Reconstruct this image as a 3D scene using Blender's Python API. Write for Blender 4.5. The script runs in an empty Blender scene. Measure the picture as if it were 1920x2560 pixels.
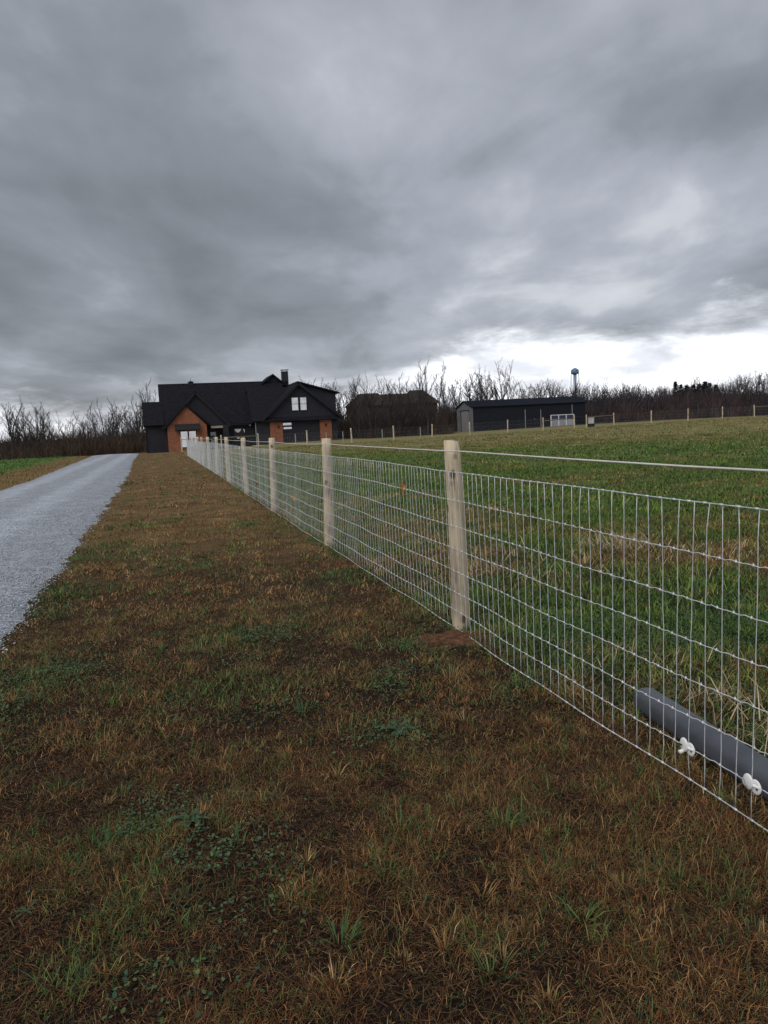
import bpy, bmesh, math, random
import numpy as np
from mathutils import Vector, Matrix

random.seed(7)
RNG = np.random.default_rng(11)
SC = bpy.context.scene
COL = SC.collection
R = math.radians

# ------------------------------------------------------------------ camera
EYE = 1.55
PITCH, ROLL, FPX = R(6.4), R(2.7), 1923.0        # focal length in photo pixels (2560 high)
cam_d = bpy.data.cameras.new('camera')
cam = bpy.data.objects.new('camera', cam_d)
COL.objects.link(cam)
cam_d.sensor_fit = 'VERTICAL'
cam_d.sensor_height = 24.0
cam_d.lens = 24.0 * FPX / 2560.0
cam_d.clip_start, cam_d.clip_end = 0.05, 9000
_F = Vector((0, math.cos(PITCH), -math.sin(PITCH)))
_U0 = Vector((0, math.sin(PITCH), math.cos(PITCH)))
_R0 = Vector((1, 0, 0))
_R = _R0 * math.cos(ROLL) - _U0 * math.sin(ROLL)
_U = _U0 * math.cos(ROLL) + _R0 * math.sin(ROLL)
m = Matrix.Identity(4)
for i in range(3):
    m[i][0], m[i][1], m[i][2] = _R[i], _U[i], -_F[i]
m.translation = (0, 0, EYE)
cam.matrix_world = m
SC.camera = cam

def at(px, py, Y):
    """world point seen at a photo pixel, at world depth Y"""
    d = _F + _R * ((px - 960) / FPX) - _U * ((py - 1280) / FPX)
    return Vector((0, 0, EYE)) + d * (Y / d.y)

# ------------------------------------------------------------------ world: overcast sky with a bright gap low down
SUN_AZ, SUN_EL = R(215), R(48)                    # azimuth clockwise from +Y
W = bpy.data.worlds.new('World'); SC.world = W
W.use_nodes = True
nt = W.node_tree; nt.nodes.clear()
def wn(t, **kw):
    n = nt.nodes.new(t)
    for k, v in kw.items(): setattr(n, k, v)
    return n
def link(a, b): nt.links.new(a, b)
def wmath(op, a, b=None, c=None, clamp=False):
    n = wn('ShaderNodeMath', operation=op); n.use_clamp = clamp
    for i, v in enumerate((a, b, c)):
        if v is None: continue
        if isinstance(v, (int, float)): n.inputs[i].default_value = v
        else: link(v, n.inputs[i])
    return n.outputs[0]
def wrange(v, a, b, c, d, smooth=True):
    n = wn('ShaderNodeMapRange'); n.interpolation_type = 'SMOOTHSTEP' if smooth else 'LINEAR'
    link(v, n.inputs[0])
    for i, x in enumerate((a, b, c, d)):
        if isinstance(x, (int, float)): n.inputs[i + 1].default_value = x
        else: link(x, n.inputs[i + 1])
    return n.outputs[0]
tc = wn('ShaderNodeTexCoord')
sep = wn('ShaderNodeSeparateXYZ'); link(tc.outputs['Generated'], sep.inputs[0])
dx, dy, dz = sep.outputs
zc = wmath('MAXIMUM', dz, 0.0)
den = wmath('ADD', zc, 0.16)
pl = wn('ShaderNodeCombineXYZ')
link(wmath('DIVIDE', dx, den), pl.inputs[0]); link(wmath('DIVIDE', dy, den), pl.inputs[1])
def wnoise(vec, scale, detail, rough, dist=0.0, off=(0, 0, 0), stretch=(1, 1, 1), rot=0.0):
    mp = wn('ShaderNodeMapping'); link(vec, mp.inputs[0])
    mp.inputs['Location'].default_value = off; mp.inputs['Scale'].default_value = stretch
    mp.inputs['Rotation'].default_value = (0, 0, rot)
    n = wn('ShaderNodeTexNoise'); link(mp.outputs[0], n.inputs['Vector'])
    n.inputs['Scale'].default_value = scale; n.inputs['Detail'].default_value = detail
    n.inputs['Roughness'].default_value = rough; n.inputs['Distortion'].default_value = dist
    return n.outputs['Fac']
big = wnoise(pl.outputs[0], 0.62, 3, 0.45, 0.5, (4.42, -13.75, -4.58), (1, 1, 1), R(25))
mid = wnoise(pl.outputs[0], 1.9, 5, 0.5, 0.35, (14.71, -7.45, 4.59), (1.0, .62, 1), R(-32))
fin = wnoise(pl.outputs[0], 5.0, 5, 0.56, 0.35, (15.87, -4.89, -.4), (1.0, .65, 1), R(-32))
cl = wmath('ADD', wmath('ADD', wmath('MULTIPLY', big, .48), wmath('MULTIPLY', mid, .42)), wmath('MULTIPLY', fin, .11))
ramp = wn('ShaderNodeValToRGB'); link(cl, ramp.inputs[0])
cr = ramp.color_ramp; cr.interpolation = 'B_SPLINE'
for e, (p, c) in zip([cr.elements[0], cr.elements[1]] + [cr.elements.new(.5) for _ in range(3)],
                     ((.35, (.128, .143, .157)), (.43, (.182, .197, .217)), (.495, (.238, .255, .286)), (.555, (.305, .323, .366)), (.65, (.40, .42, .475)))):
    e.position = p; e.color = (*c, 1)
# the low gap under the cloud sheet: thin to the left, deep to the right, ragged edge
hl = wmath('SQRT', wmath('ADD', wmath('MULTIPLY', dx, dx), wmath('ADD', wmath('MULTIPLY', dy, dy), 1e-6)))
ux, uy = wmath('DIVIDE', dx, hl), wmath('DIVIDE', dy, hl)
edge = wrange(ux, -0.08, 0.20, 0.055, 0.112)
evec = wn('ShaderNodeCombineXYZ'); link(ux, evec.inputs[0]); link(wmath('MULTIPLY', dz, 3.0), evec.inputs[1]); link(uy, evec.inputs[2])
en1 = wnoise(evec.outputs[0], 5.5, 7, 0.62, 0.3, (0.36, 0, 0))
edge2 = wmath('ADD', edge, wmath('MULTIPLY', wmath('SUBTRACT', en1, 0.5), 0.15))
gap = wrange(wmath('SUBTRACT', edge2, dz), -0.012, 0.046, 0.0, 1.0)
gn = wnoise(evec.outputs[0], 9.0, 4, 0.5, 0.2, (2.35, 1, 0))
gapc = wn('ShaderNodeMixRGB'); link(wrange(gn, .35, .6, 0, 1), gapc.inputs[0])
gapc.inputs[1].default_value = (.70, .72, .78, 1); gapc.inputs[2].default_value = (1.3, 1.32, 1.38, 1)
mx = wn('ShaderNodeMixRGB'); link(gap, mx.inputs[0]); link(ramp.outputs[0], mx.inputs[1]); link(gapc.outputs[0], mx.inputs[2])
sky = wn('ShaderNodeTexSky', sky_type='NISHITA'); sky.sun_disc = False
sky.sun_elevation = SUN_EL; sky.sun_rotation = SUN_AZ
sc10 = wn('ShaderNodeVectorMath', operation='SCALE'); link(mx.outputs[0], sc10.inputs[0]); sc10.inputs['Scale'].default_value = 10.0
mx2 = wn('ShaderNodeMixRGB'); mx2.inputs[0].default_value = 0.05
link(sc10.outputs[0], mx2.inputs[1]); link(sky.outputs[0], mx2.inputs[2])
bg = wn('ShaderNodeBackground'); bg.inputs['Strength'].default_value = 0.1
link(mx2.outputs[0], bg.inputs[0])
out = wn('ShaderNodeOutputWorld'); link(bg.outputs[0], out.inputs[0])

sun_d = bpy.data.lights.new('sun', 'SUN'); sun_d.energy = 1.5; sun_d.angle = R(50); sun_d.color = (1, .965, .91)
sun = bpy.data.objects.new('sun', sun_d); COL.objects.link(sun)
sdir = Vector((math.sin(SUN_AZ) * math.cos(SUN_EL), math.cos(SUN_AZ) * math.cos(SUN_EL), math.sin(SUN_EL)))
sun.rotation_euler = sdir.to_track_quat('Z', 'Y').to_euler(); sun.location = (0, -20, 40)

SC.render.engine = 'CYCLES'
SC.view_settings.view_transform = 'Standard'
SC.view_settings.look = 'None'
SC.view_settings.exposure = 0.3
SC.view_settings.gamma = 1.0
SC.view_settings.use_curve_mapping = False
SC.cycles.max_bounces = 6

# ------------------------------------------------------------------ numeric noise
def _hash(ix, iy, seed):
    h = (ix.astype(np.int64) * 374761393 + iy.astype(np.int64) * 668265263 + seed * 974711) & 0xffffffff
    h = ((h ^ (h >> 13)) * 1274126177) & 0xffffffff
    return ((h ^ (h >> 16)) & 0xffffff) / float(0xffffff)
def vnoise(x, y, seed=0):
    x = np.asarray(x, float); y = np.asarray(y, float)
    ix, iy = np.floor(x), np.floor(y); fx, fy = x - ix, y - iy
    fx = fx * fx * (3 - 2 * fx); fy = fy * fy * (3 - 2 * fy)
    a = _hash(ix, iy, seed); b = _hash(ix + 1, iy, seed); c = _hash(ix, iy + 1, seed); d = _hash(ix + 1, iy + 1, seed)
    return (a * (1 - fx) + b * fx) * (1 - fy) + (c * (1 - fx) + d * fx) * fy
def fbm(x, y, seed=0, octaves=4):
    s = 0; a = .5; t = 0
    for o in range(octaves):
        s = s + a * vnoise(np.asarray(x) * 2 ** o, np.asarray(y) * 2 ** o, seed + o * 17); t += a; a *= .5
    return s / t
def sst(a, b, x):
    t = np.clip((np.asarray(x, float) - a) / (b - a), 0, 1); return t * t * (3 - 2 * t)

SL = .2875                                          # slope of the fence line in plan
def side(x, y): return x + SL * y - 2.09             # > 0 in the pasture, < 0 on the lawn / driveway side

def gz(x, y):
    """terrain height"""
    x = np.asarray(x, float); y = np.asarray(y, float)
    r = np.hypot(x, y); azi = np.arctan2(x, y)
    z = .55 * sst(-8, 45, x) * sst(30, 85, y)
    z = z - .55 * sst(8, 26, -x) * sst(70, 97, y)
    z = z - 1.0 * sst(30, 60, -x) * sst(74, 110, y)
    z = z + (3.2 * sst(-.05, .25, azi) + 1.2) * sst(125, 270, r) * (np.abs(azi) < 1.2)
    z = z + 4.0 * sst(300, 1400, r)
    # lumps
    k = np.clip(1.6 - r / 60, 0.0, 1)
    z = z + k * (.05 * (fbm(x * .55, y * .55, 3) - .5) + .035 * (fbm(x * 3.1, y * 3.1, 9, 3) - .5))
    z = z + .05 * sst(.3, 2.5, side(x, y)) * k
    return z

def gz1(x, y): return float(gz(np.array([x]), np.array([y]))[0])

# ------------------------------------------------------------------ materials
def new_mat(name):
    mt = bpy.data.materials.new(name); mt.use_nodes = True
    t = mt.node_tree
    return mt, t, t.nodes['Principled BSDF']
def flat(name, col, rough=.7, metal=0.0, var=.25, scale=6.0, bump=0.0, bscale=40.0, spec=.5, stretch=(1, 1, 1)):
    mt, t, b = new_mat(name)
    tcn = t.nodes.new('ShaderNodeTexCoord')
    mp = t.nodes.new('ShaderNodeMapping'); mp.inputs['Scale'].default_value = stretch
    t.links.new(tcn.outputs['Object'], mp.inputs[0])
    n = t.nodes.new('ShaderNodeTexNoise'); n.inputs['Scale'].default_value = scale; n.inputs['Detail'].default_value = 5
    t.links.new(mp.outputs[0], n.inputs['Vector'])
    r = t.nodes.new('ShaderNodeValToRGB')
    r.color_ramp.elements[0].position = .3; r.color_ramp.elements[1].position = .7
    r.color_ramp.elements[0].color = (*[c * (1 - var) for c in col], 1)
    r.color_ramp.elements[1].color = (*[min(1, c * (1 + var)) for c in col], 1)
    t.links.new(n.outputs['Fac'], r.inputs[0]); t.links.new(r.outputs[0], b.inputs['Base Color'])
    b.inputs['Roughness'].default_value = rough; b.inputs['Metallic'].default_value = metal
    b.inputs['Specular IOR Level'].default_value = spec
    if bump:
        n2 = t.nodes.new('ShaderNodeTexNoise'); n2.inputs['Scale'].default_value = bscale; n2.inputs['Detail'].default_value = 4
        t.links.new(mp.outputs[0], n2.inputs['Vector'])
        bp = t.nodes.new('ShaderNodeBump'); bp.inputs['Strength'].default_value = bump; bp.inputs['Distance'].default_value = .02
        t.links.new(n2.outputs['Fac'], bp.inputs['Height']); t.links.new(bp.outputs[0], b.inputs['Normal'])
    return mt

M = {}
M['siding'] = flat('black_siding', (.021, .021, .029), .75, var=.2, scale=1.5, spec=.3)
M['roofing'] = flat('dark_shingle', (.011, .011, .016), .9, var=.3, scale=3, bump=.3, spec=.15)
M['trim'] = flat('black_trim', (.012, .012, .016), .6, spec=.3)
M['wood_beam'] = flat('pale_wood_beam', (.36, .29, .22), .7)
M['concrete'] = flat('concrete', (.42, .42, .42), .9, scale=2)
M['barn_wall'] = flat('charcoal_metal_wall', (.0105, .0118, .019), .7, var=.15, scale=1.2, spec=.25)
M['barn_roof'] = flat('charcoal_metal_roof', (.0105, .0125, .022), .85, var=.12, scale=1, spec=.12)
M['barn_gable'] = flat('sky_sheen_metal_wall', (.15, .15, .16), .6, var=.12, scale=2)  # same wall metal coloured lighter, its sky sheen put into the base colour
M['barn_door'] = flat('grey_barn_door', (.23, .22, .23), .6, var=.15, scale=2)
M['dark_gap'] = flat('dark_interior', (.006, .006, .007), .9)
M['white_paint'] = flat('white_paint', (.78, .78, .80), .5, var=.05)
M['grey_panel'] = flat('grey_panel', (.30, .31, .34), .7, var=.2, scale=2)
M['navy_panel'] = flat('navy_panel', (.03, .04, .09), .6, var=.15)
M['weathered_rail'] = flat('weathered_rail', (.13, .10, .075), .85, var=.3, scale=4)
M['wire'] = flat('galvanised_wire', (.64, .66, .69), .45, metal=.2, var=.22, scale=30)
M['old_wire'] = flat('dull_wire', (.34, .34, .36), .6)
M['coated_wire'] = flat('white_coated_wire', (.68, .66, .63), .6, var=.1, scale=10)
M['steel'] = flat('grey_steel', (.30, .30, .28), .6)
M['pipe'] = flat('grey_plastic_pipe', (.080, .088, .104), .5, var=.16, scale=9, spec=.35, bump=.05, bscale=60)
M['plastic'] = flat('white_plastic', (.80, .80, .80), .4, var=.04, scale=20)
M['black_hole'] = flat('black_plastic', (.02, .02, .02), .5)
M['leaf_orange'] = flat('orange_leaf', (.42, .17, .06), .8, var=.35, scale=60)
M['leaf_pale'] = flat('pale_orange_leaf', (.55, .33, .18), .8, var=.3, scale=60)
M['leaf_rust'] = flat('rust_leaf', (.30, .09, .04), .8, var=.3, scale=60)
M['bark'] = flat('grey_brown_bark', (.060, .050, .044), .95, var=.35, scale=8, spec=.1)
M['bark_pale'] = flat('pale_bark', (.15, .13, .11), .95, var=.35, scale=8, spec=.1)
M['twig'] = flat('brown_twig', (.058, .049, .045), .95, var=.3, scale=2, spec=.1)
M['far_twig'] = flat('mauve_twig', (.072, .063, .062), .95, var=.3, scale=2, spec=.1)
M['needle'] = flat('dark_needles', (.034, .042, .036), .9, var=.4, scale=3, spec=.1)
M['tank_blue'] = flat('pale_blue_paint', (.13, .21, .33), .6, var=.12, scale=.6)
M['brown_roof'] = flat('brown_shingle', (.050, .041, .038), .9, var=.2, scale=1.5, spec=.1)
M['brown_wall'] = flat('brown_brick_wall', (.07, .052, .046), .9, var=.2, scale=1, spec=.1)
M['weed'] = flat('broad_weed_leaf', (.042, .075, .032), .7, var=.4, scale=30)
M['utility'] = flat('grey_cabinet', (.45, .45, .46), .6)

def glass_mat(name, tint=(.02, .022, .028), rough=.03):
    mt, t, b = new_mat(name)
    b.inputs['Base Color'].default_value = (*tint, 1); b.inputs['Roughness'].default_value = rough
    b.inputs['Metallic'].default_value = 0.0; b.inputs['Specular IOR Level'].default_value = 1.0
    b.inputs['IOR'].default_value = 2.5
    n = t.nodes.new('ShaderNodeTexNoise'); n.inputs['Scale'].default_value = 1.6
    tcn = t.nodes.new('ShaderNodeTexCoord'); t.links.new(tcn.outputs['Object'], n.inputs['Vector'])
    bp = t.nodes.new('ShaderNodeBump'); bp.inputs['Strength'].default_value = .12; bp.inputs['Distance'].default_value = .05
    t.links.new(n.outputs['Fac'], bp.inputs['Height']); t.links.new(bp.outputs[0], b.inputs['Normal'])
    return mt
M['glass'] = glass_mat('window_glass')
M['dark_glass'] = flat('shaded_glass', (.012, .012, .014), .35, spec=.35)
M['pane_white'] = flat('white_pane_fill', (.75, .76, .78), .8, var=.06, scale=4)  # flat white for reflections drawn on the window pane; door glass shares it

def brick_mat():
    mt, t, b = new_mat('red_brick')
    tcn = t.nodes.new('ShaderNodeTexCoord'); mp = t.nodes.new('ShaderNodeMapping')
    mp.inputs['Rotation'].default_value = (R(90), 0, 0)
    t.links.new(tcn.outputs['Object'], mp.inputs[0])
    br = t.nodes.new('ShaderNodeTexBrick'); t.links.new(mp.outputs[0], br.inputs['Vector'])
    br.inputs['Scale'].default_value = 1.0; br.inputs['Brick Width'].default_value = .22; br.inputs['Row Height'].default_value = .075
    br.inputs['Mortar Size'].default_value = .006
    br.inputs['Color1'].default_value = (.40, .135, .062, 1); br.inputs['Color2'].default_value = (.27, .082, .040, 1)
    br.inputs['Mortar'].default_value = (.33, .19, .13, 1)
    n = t.nodes.new('ShaderNodeTexNoise'); n.inputs['Scale'].default_value = 1.3; t.links.new(tcn.outputs['Object'], n.inputs['Vector'])
    mm = t.nodes.new('ShaderNodeMixRGB'); mm.blend_type = 'MULTIPLY'; mm.inputs[0].default_value = .5
    t.links.new(br.outputs['Color'], mm.inputs[1]); t.links.new(n.outputs['Fac'], mm.inputs[2])
    t.links.new(mm.outputs[0], b.inputs['Base Color']); b.inputs['Roughness'].default_value = .9
    return mt
M['brick'] = brick_mat()

def post_mat():
    mt, t, b = new_mat('peeled_wood')
    tcn = t.nodes.new('ShaderNodeTexCoord')
    oi = t.nodes.new('ShaderNodeObjectInfo')
    add = t.nodes.new('ShaderNodeVectorMath'); add.operation = 'ADD'
    cmb = t.nodes.new('ShaderNodeCombineXYZ')
    for k in range(3): t.links.new(oi.outputs['Random'], cmb.inputs[k])
    sc_ = t.nodes.new('ShaderNodeVectorMath'); sc_.operation = 'SCALE'; sc_.inputs['Scale'].default_value = 37
    t.links.new(cmb.outputs[0], sc_.inputs[0])
    t.links.new(tcn.outputs['Object'], add.inputs[0]); t.links.new(sc_.outputs[0], add.inputs[1])
    mp = t.nodes.new('ShaderNodeMapping'); mp.inputs['Scale'].default_value = (1, 1, .06); t.links.new(add.outputs[0], mp.inputs[0])
    n = t.nodes.new('ShaderNodeTexNoise'); n.inputs['Scale'].default_value = 55; n.inputs['Detail'].default_value = 6; n.inputs['Roughness'].default_value = .7
    t.links.new(mp.outputs[0], n.inputs['Vector'])
    r = t.nodes.new('ShaderNodeValToRGB'); cr = r.color_ramp
    cr.elements[0].position = .30; cr.elements[0].color = (.16, .115, .078, 1)
    cr.elements[1].position = .68; cr.elements[1].color = (.66, .56, .40, 1)
    e = cr.elements.new(.45); e.color = (.54, .445, .31, 1)
    t.links.new(n.outputs['Fac'], r.inputs[0])
    n2 = t.nodes.new('ShaderNodeTexNoise'); n2.inputs['Scale'].default_value = 6.5; n2.inputs['Detail'].default_value = 3
    mp2 = t.nodes.new('ShaderNodeMapping'); mp2.inputs['Scale'].default_value = (1, 1, .45); t.links.new(add.outputs[0], mp2.inputs[0])
    t.links.new(mp2.outputs[0], n2.inputs['Vector'])
    r2 = t.nodes.new('ShaderNodeValToRGB'); r2.color_ramp.elements[0].position = .52; r2.color_ramp.elements[1].position = .72
    r2.color_ramp.elements[0].color = (1, 1, 1, 1); r2.color_ramp.elements[1].color = (.50, .49, .50, 1)
    t.links.new(n2.outputs['Fac'], r2.inputs[0])
    # knots
    v = t.nodes.new('ShaderNodeTexVoronoi'); v.inputs['Scale'].default_value = 5.0
    mp3 = t.nodes.new('ShaderNodeMapping'); mp3.inputs['Scale'].default_value = (1.3, 1.3, .8); t.links.new(add.outputs[0], mp3.inputs[0])
    t.links.new(mp3.outputs[0], v.inputs['Vector'])
    r3 = t.nodes.new('ShaderNodeValToRGB'); r3.color_ramp.elements[0].position = .09; r3.color_ramp.elements[1].position = .18
    r3.color_ramp.elements[0].color = (.25, .2, .17, 1); r3.color_ramp.elements[1].color = (1, 1, 1, 1)
    t.links.new(v.outputs['Distance'], r3.inputs[0])
    m1 = t.nodes.new('ShaderNodeMixRGB'); m1.blend_type = 'MULTIPLY'; m1.inputs[0].default_value = 1
    m2 = t.nodes.new('ShaderNodeMixRGB'); m2.blend_type = 'MULTIPLY'; m2.inputs[0].default_value = 1
    t.links.new(r.outputs[0], m1.inputs[1]); t.links.new(r2.outputs[0], m1.inputs[2])
    t.links.new(m1.outputs[0], m2.inputs[1]); t.links.new(r3.outputs[0], m2.inputs[2])
    t.links.new(m2.outputs[0], b.inputs['Base Color']); b.inputs['Roughness'].default_value = .85
    bp = t.nodes.new('ShaderNodeBump'); bp.inputs['Strength'].default_value = .5; bp.inputs['Distance'].default_value = .004
    t.links.new(n.outputs['Fac'], bp.inputs['Height']); t.links.new(bp.outputs[0], b.inputs['Normal'])
    return mt
M['post'] = post_mat()

def attr_mat(name, rough=.85, spec=.2, trans=0.0):
    mt, t, b = new_mat(name)
    a = t.nodes.new('ShaderNodeAttribute'); a.attribute_name = 'tone'
    t.links.new(a.outputs['Color'], b.inputs['Base Color'])
    b.inputs['Roughness'].default_value = rough; b.inputs['Specular IOR Level'].default_value = spec
    return mt
M['blade'] = attr_mat('grass_blade', .7, .25)
M['stone'] = attr_mat('crushed_stone', .8, .3)
M['brush'] = attr_mat('bare_brush', .95, .05)

# ------------------------------------------------------------------ mesh helpers
class MB:
    def __init__(s): s.v = []; s.f = []
    def add(s, vs, fs):
        o = len(s.v); s.v += [tuple(p) for p in vs]; s.f += [tuple(i + o for i in f) for f in fs]; return s
    def box(s, a, b):
        x0, y0, z0 = a; x1, y1, z1 = b
        return s.add([(x0, y0, z0), (x1, y0, z0), (x1, y1, z0), (x0, y1, z0), (x0, y0, z1), (x1, y0, z1), (x1, y1, z1), (x0, y1, z1)],
                     [(0, 3, 2, 1), (4, 5, 6, 7), (0, 1, 5, 4), (1, 2, 6, 5), (2, 3, 7, 6), (3, 0, 4, 7)])
    def prism(s, poly, y0, y1):
        """poly of (x,z) extruded along y"""
        n = len(poly)
        vs = [(x, y0, z) for x, z in poly] + [(x, y1, z) for x, z in poly]
        fs = [tuple(range(n)), tuple(range(2 * n - 1, n - 1, -1))] + [(i, i + n, (i + 1) % n + n, (i + 1) % n) for i in range(n)]
        return s.add(vs, fs)
    def prism_x(s, poly, x0, x1):
        n = len(poly)
        vs = [(x0, y, z) for y, z in poly] + [(x1, y, z) for y, z in poly]
        fs = [tuple(range(n)), tuple(range(2 * n - 1, n - 1, -1))] + [(i, i + n, (i + 1) % n + n, (i + 1) % n) for i in range(n)]
        return s.add(vs, fs)
    def slab(s, quad, t):
        """four points and a thickness downwards along the normal"""
        q = [Vector(p) for p in quad]
        n = (q[1] - q[0]).cross(q[3] - q[0]).normalized()
        if n.z < 0: n = -n
        return s.add(q + [p - n * t for p in q], [(0, 1, 2, 3), (7, 6, 5, 4)] + [(i, i + 4, (i + 1) % 4 + 4, (i + 1) % 4) for i in range(4)])
    def tube(s, pts, rad, n=6, cap=True):
        pts = [Vector(p) for p in pts]
        if not isinstance(rad, (list, tuple)): rad = [rad] * len(pts)
        o = len(s.v); t0 = (pts[1] - pts[0]).normalized()
        ref = Vector((0, 0, 1)) if abs(t0.z) < .9 else Vector((1, 0, 0))
        a = t0.cross(ref).normalized()
        for i, p in enumerate(pts):
            t = (pts[min(i + 1, len(pts) - 1)] - pts[max(i - 1, 0)]).normalized()
            a = (a - t * a.dot(t))
            a = a.normalized() if a.length > 1e-6 else t.orthogonal().normalized()
            b = t.cross(a)
            for k in range(n):
                an = 2 * math.pi * k / n
                s.v.append(tuple(p + (a * math.cos(an) + b * math.sin(an)) * rad[i]))
        for i in range(len(pts) - 1):
            for k in range(n):
                k2 = (k + 1) % n
                s.f.append((o + i * n + k, o + i * n + k2, o + (i + 1) * n + k2, o + (i + 1) * n + k))
        if cap:
            s.f.append(tuple(o + k for k in range(n - 1, -1, -1))); e = o + (len(pts) - 1) * n
            s.f.append(tuple(e + k for k in range(n)))
        return s
    def mesh(s, name, mat, smooth=False):
        me = bpy.data.meshes.new(name); me.from_pydata(s.v, [], s.f); me.update()
        me.materials.append(mat)
        if smooth: me.polygons.foreach_set('use_smooth', [True] * len(me.polygons))
        return me
    def build(s, name, mat, parent=None, smooth=False):
        return put(name, s.mesh(name, mat, smooth), parent)
def put(name, me, parent=None, loc=(0, 0, 0), rot=(0, 0, 0)):
    o = bpy.data.objects.new(name, me); COL.objects.link(o)
    o.parent = parent; o.location = loc; o.rotation_euler = rot
    return o
def thing(name, label, cat, loc=(0, 0, 0), rz=0, group=None):
    o = bpy.data.objects.new(name, None); COL.objects.link(o)
    o.empty_display_size = .2
    o.location = loc; o.rotation_euler = (0, 0, rz)
    return tag(o, label, cat, group)
def tag(o, label=None, cat=None, group=None, kind=None):
    if label: o['label'] = label
    if cat: o['category'] = cat
    if group: o['group'] = group
    if kind: o['kind'] = kind
    return o
def np_mesh(name, verts, quads, tris, mat, tone=None, smooth=False):
    me = bpy.data.meshes.new(name)
    nq, ntr = len(quads), len(tris)
    me.vertices.add(len(verts)); me.vertices.foreach_set('co', verts.astype(np.float32).ravel())
    li = np.concatenate([quads.ravel(), tris.ravel()]).astype(np.int32)
    me.loops.add(len(li)); me.loops.foreach_set('vertex_index', li)
    me.polygons.add(nq + ntr)
    st = np.concatenate([np.arange(nq) * 4, nq * 4 + np.arange(ntr) * 3]).astype(np.int32)
    me.polygons.foreach_set('loop_start', st)
    me.update(calc_edges=True)
    if tone is not None:
        at_ = me.color_attributes.new('tone', 'FLOAT_COLOR', 'POINT')
        c = np.ones((len(verts), 4), np.float32); c[:, :3] = tone
        at_.data.foreach_set('color', c.ravel())
    if smooth: me.polygons.foreach_set('use_smooth', np.ones(nq + ntr, bool))
    me.materials.append(mat)
    return me
NOQ = np.zeros((0, 4), np.int32); NOT = np.zeros((0, 3), np.int32)

# ------------------------------------------------------------------ ground
def ground_mat():
    mt, t, b = new_mat('field_ground')
    L = t.links.new
    geo = t.nodes.new('ShaderNodeNewGeometry'); sp = t.nodes.new('ShaderNodeSeparateXYZ'); L(geo.outputs['Position'], sp.inputs[0])
    def ma(op, a, b_=None, c=None):
        n = t.nodes.new('ShaderNodeMath'); n.operation = op
        for i, v in enumerate((a, b_, c)):
            if v is None: continue
            if isinstance(v, (int, float)): n.inputs[i].default_value = v
            else: L(v, n.inputs[i])
        return n.outputs[0]
    def rng(v, a, c, d=0., e=1.):
        n = t.nodes.new('ShaderNodeMapRange'); n.interpolation_type = 'SMOOTHSTEP'; L(v, n.inputs[0])
        for i, x in enumerate((a, c, d, e)): n.inputs[i + 1].default_value = x
        return n.outputs[0]
    def noi(scale, detail=5, rough=.6, off=0):
        mp = t.nodes.new('ShaderNodeMapping'); L(geo.outputs['Position'], mp.inputs[0]); mp.inputs['Location'].default_value = (off, off * 1.7, 0)
        n = t.nodes.new('ShaderNodeTexNoise'); n.inputs['Scale'].default_value = scale; n.inputs['Detail'].default_value = detail; n.inputs['Roughness'].default_value = rough
        L(mp.outputs[0], n.inputs['Vector']); return n.outputs['Fac']
    def mix(f, a, b_):
        n = t.nodes.new('ShaderNodeMixRGB')
        if isinstance(f, (int, float)): n.inputs[0].default_value = f
        else: L(f, n.inputs[0])
        for i, v in ((1, a), (2, b_)):
            if isinstance(v, tuple): n.inputs[i].default_value = (*v, 1)
            else: L(v, n.inputs[i])
        return n.outputs[0]
    s = ma('SUBTRACT', ma('ADD', sp.outputs[0], ma('MULTIPLY', sp.outputs[1], SL)), 2.09)
    sw = ma('ADD', s, ma('MULTIPLY', ma('SUBTRACT', noi(2.0), .5), 1.2))
    dist = t.nodes.new('ShaderNodeVectorMath'); dist.operation = 'LENGTH'; L(geo.outputs['Position'], dist.inputs[0]); dist = dist.outputs['Value']
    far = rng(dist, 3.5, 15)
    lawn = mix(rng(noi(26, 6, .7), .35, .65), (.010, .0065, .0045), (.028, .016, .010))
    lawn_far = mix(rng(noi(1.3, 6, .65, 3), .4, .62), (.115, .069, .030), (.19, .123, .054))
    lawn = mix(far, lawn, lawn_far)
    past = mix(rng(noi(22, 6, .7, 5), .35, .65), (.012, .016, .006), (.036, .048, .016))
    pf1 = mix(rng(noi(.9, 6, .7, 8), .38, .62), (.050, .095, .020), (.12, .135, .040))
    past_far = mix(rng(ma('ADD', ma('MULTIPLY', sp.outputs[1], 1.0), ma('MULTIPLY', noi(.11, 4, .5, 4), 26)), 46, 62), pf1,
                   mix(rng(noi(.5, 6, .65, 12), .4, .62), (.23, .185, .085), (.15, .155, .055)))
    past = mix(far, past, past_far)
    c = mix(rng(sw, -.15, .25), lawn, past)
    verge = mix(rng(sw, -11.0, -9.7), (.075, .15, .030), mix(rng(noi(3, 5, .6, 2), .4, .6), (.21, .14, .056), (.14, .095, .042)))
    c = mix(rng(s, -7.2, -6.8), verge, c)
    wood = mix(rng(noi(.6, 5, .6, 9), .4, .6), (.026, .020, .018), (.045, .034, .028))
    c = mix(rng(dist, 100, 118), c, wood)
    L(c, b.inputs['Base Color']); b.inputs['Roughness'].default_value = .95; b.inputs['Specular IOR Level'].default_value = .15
    bp = t.nodes.new('ShaderNodeBump'); bp.inputs['Strength'].default_value = .9; bp.inputs['Distance'].default_value = .03
    L(noi(34, 6, .7, 1), bp.inputs['Height']); L(bp.outputs[0], b.inputs['Normal'])
    return mt
na, nr = 420, 190
ang = np.linspace(0, 2 * np.pi, na, endpoint=False)
rad = .25 * (5000 / .25) ** (np.arange(nr) / (nr - 1))
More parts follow.
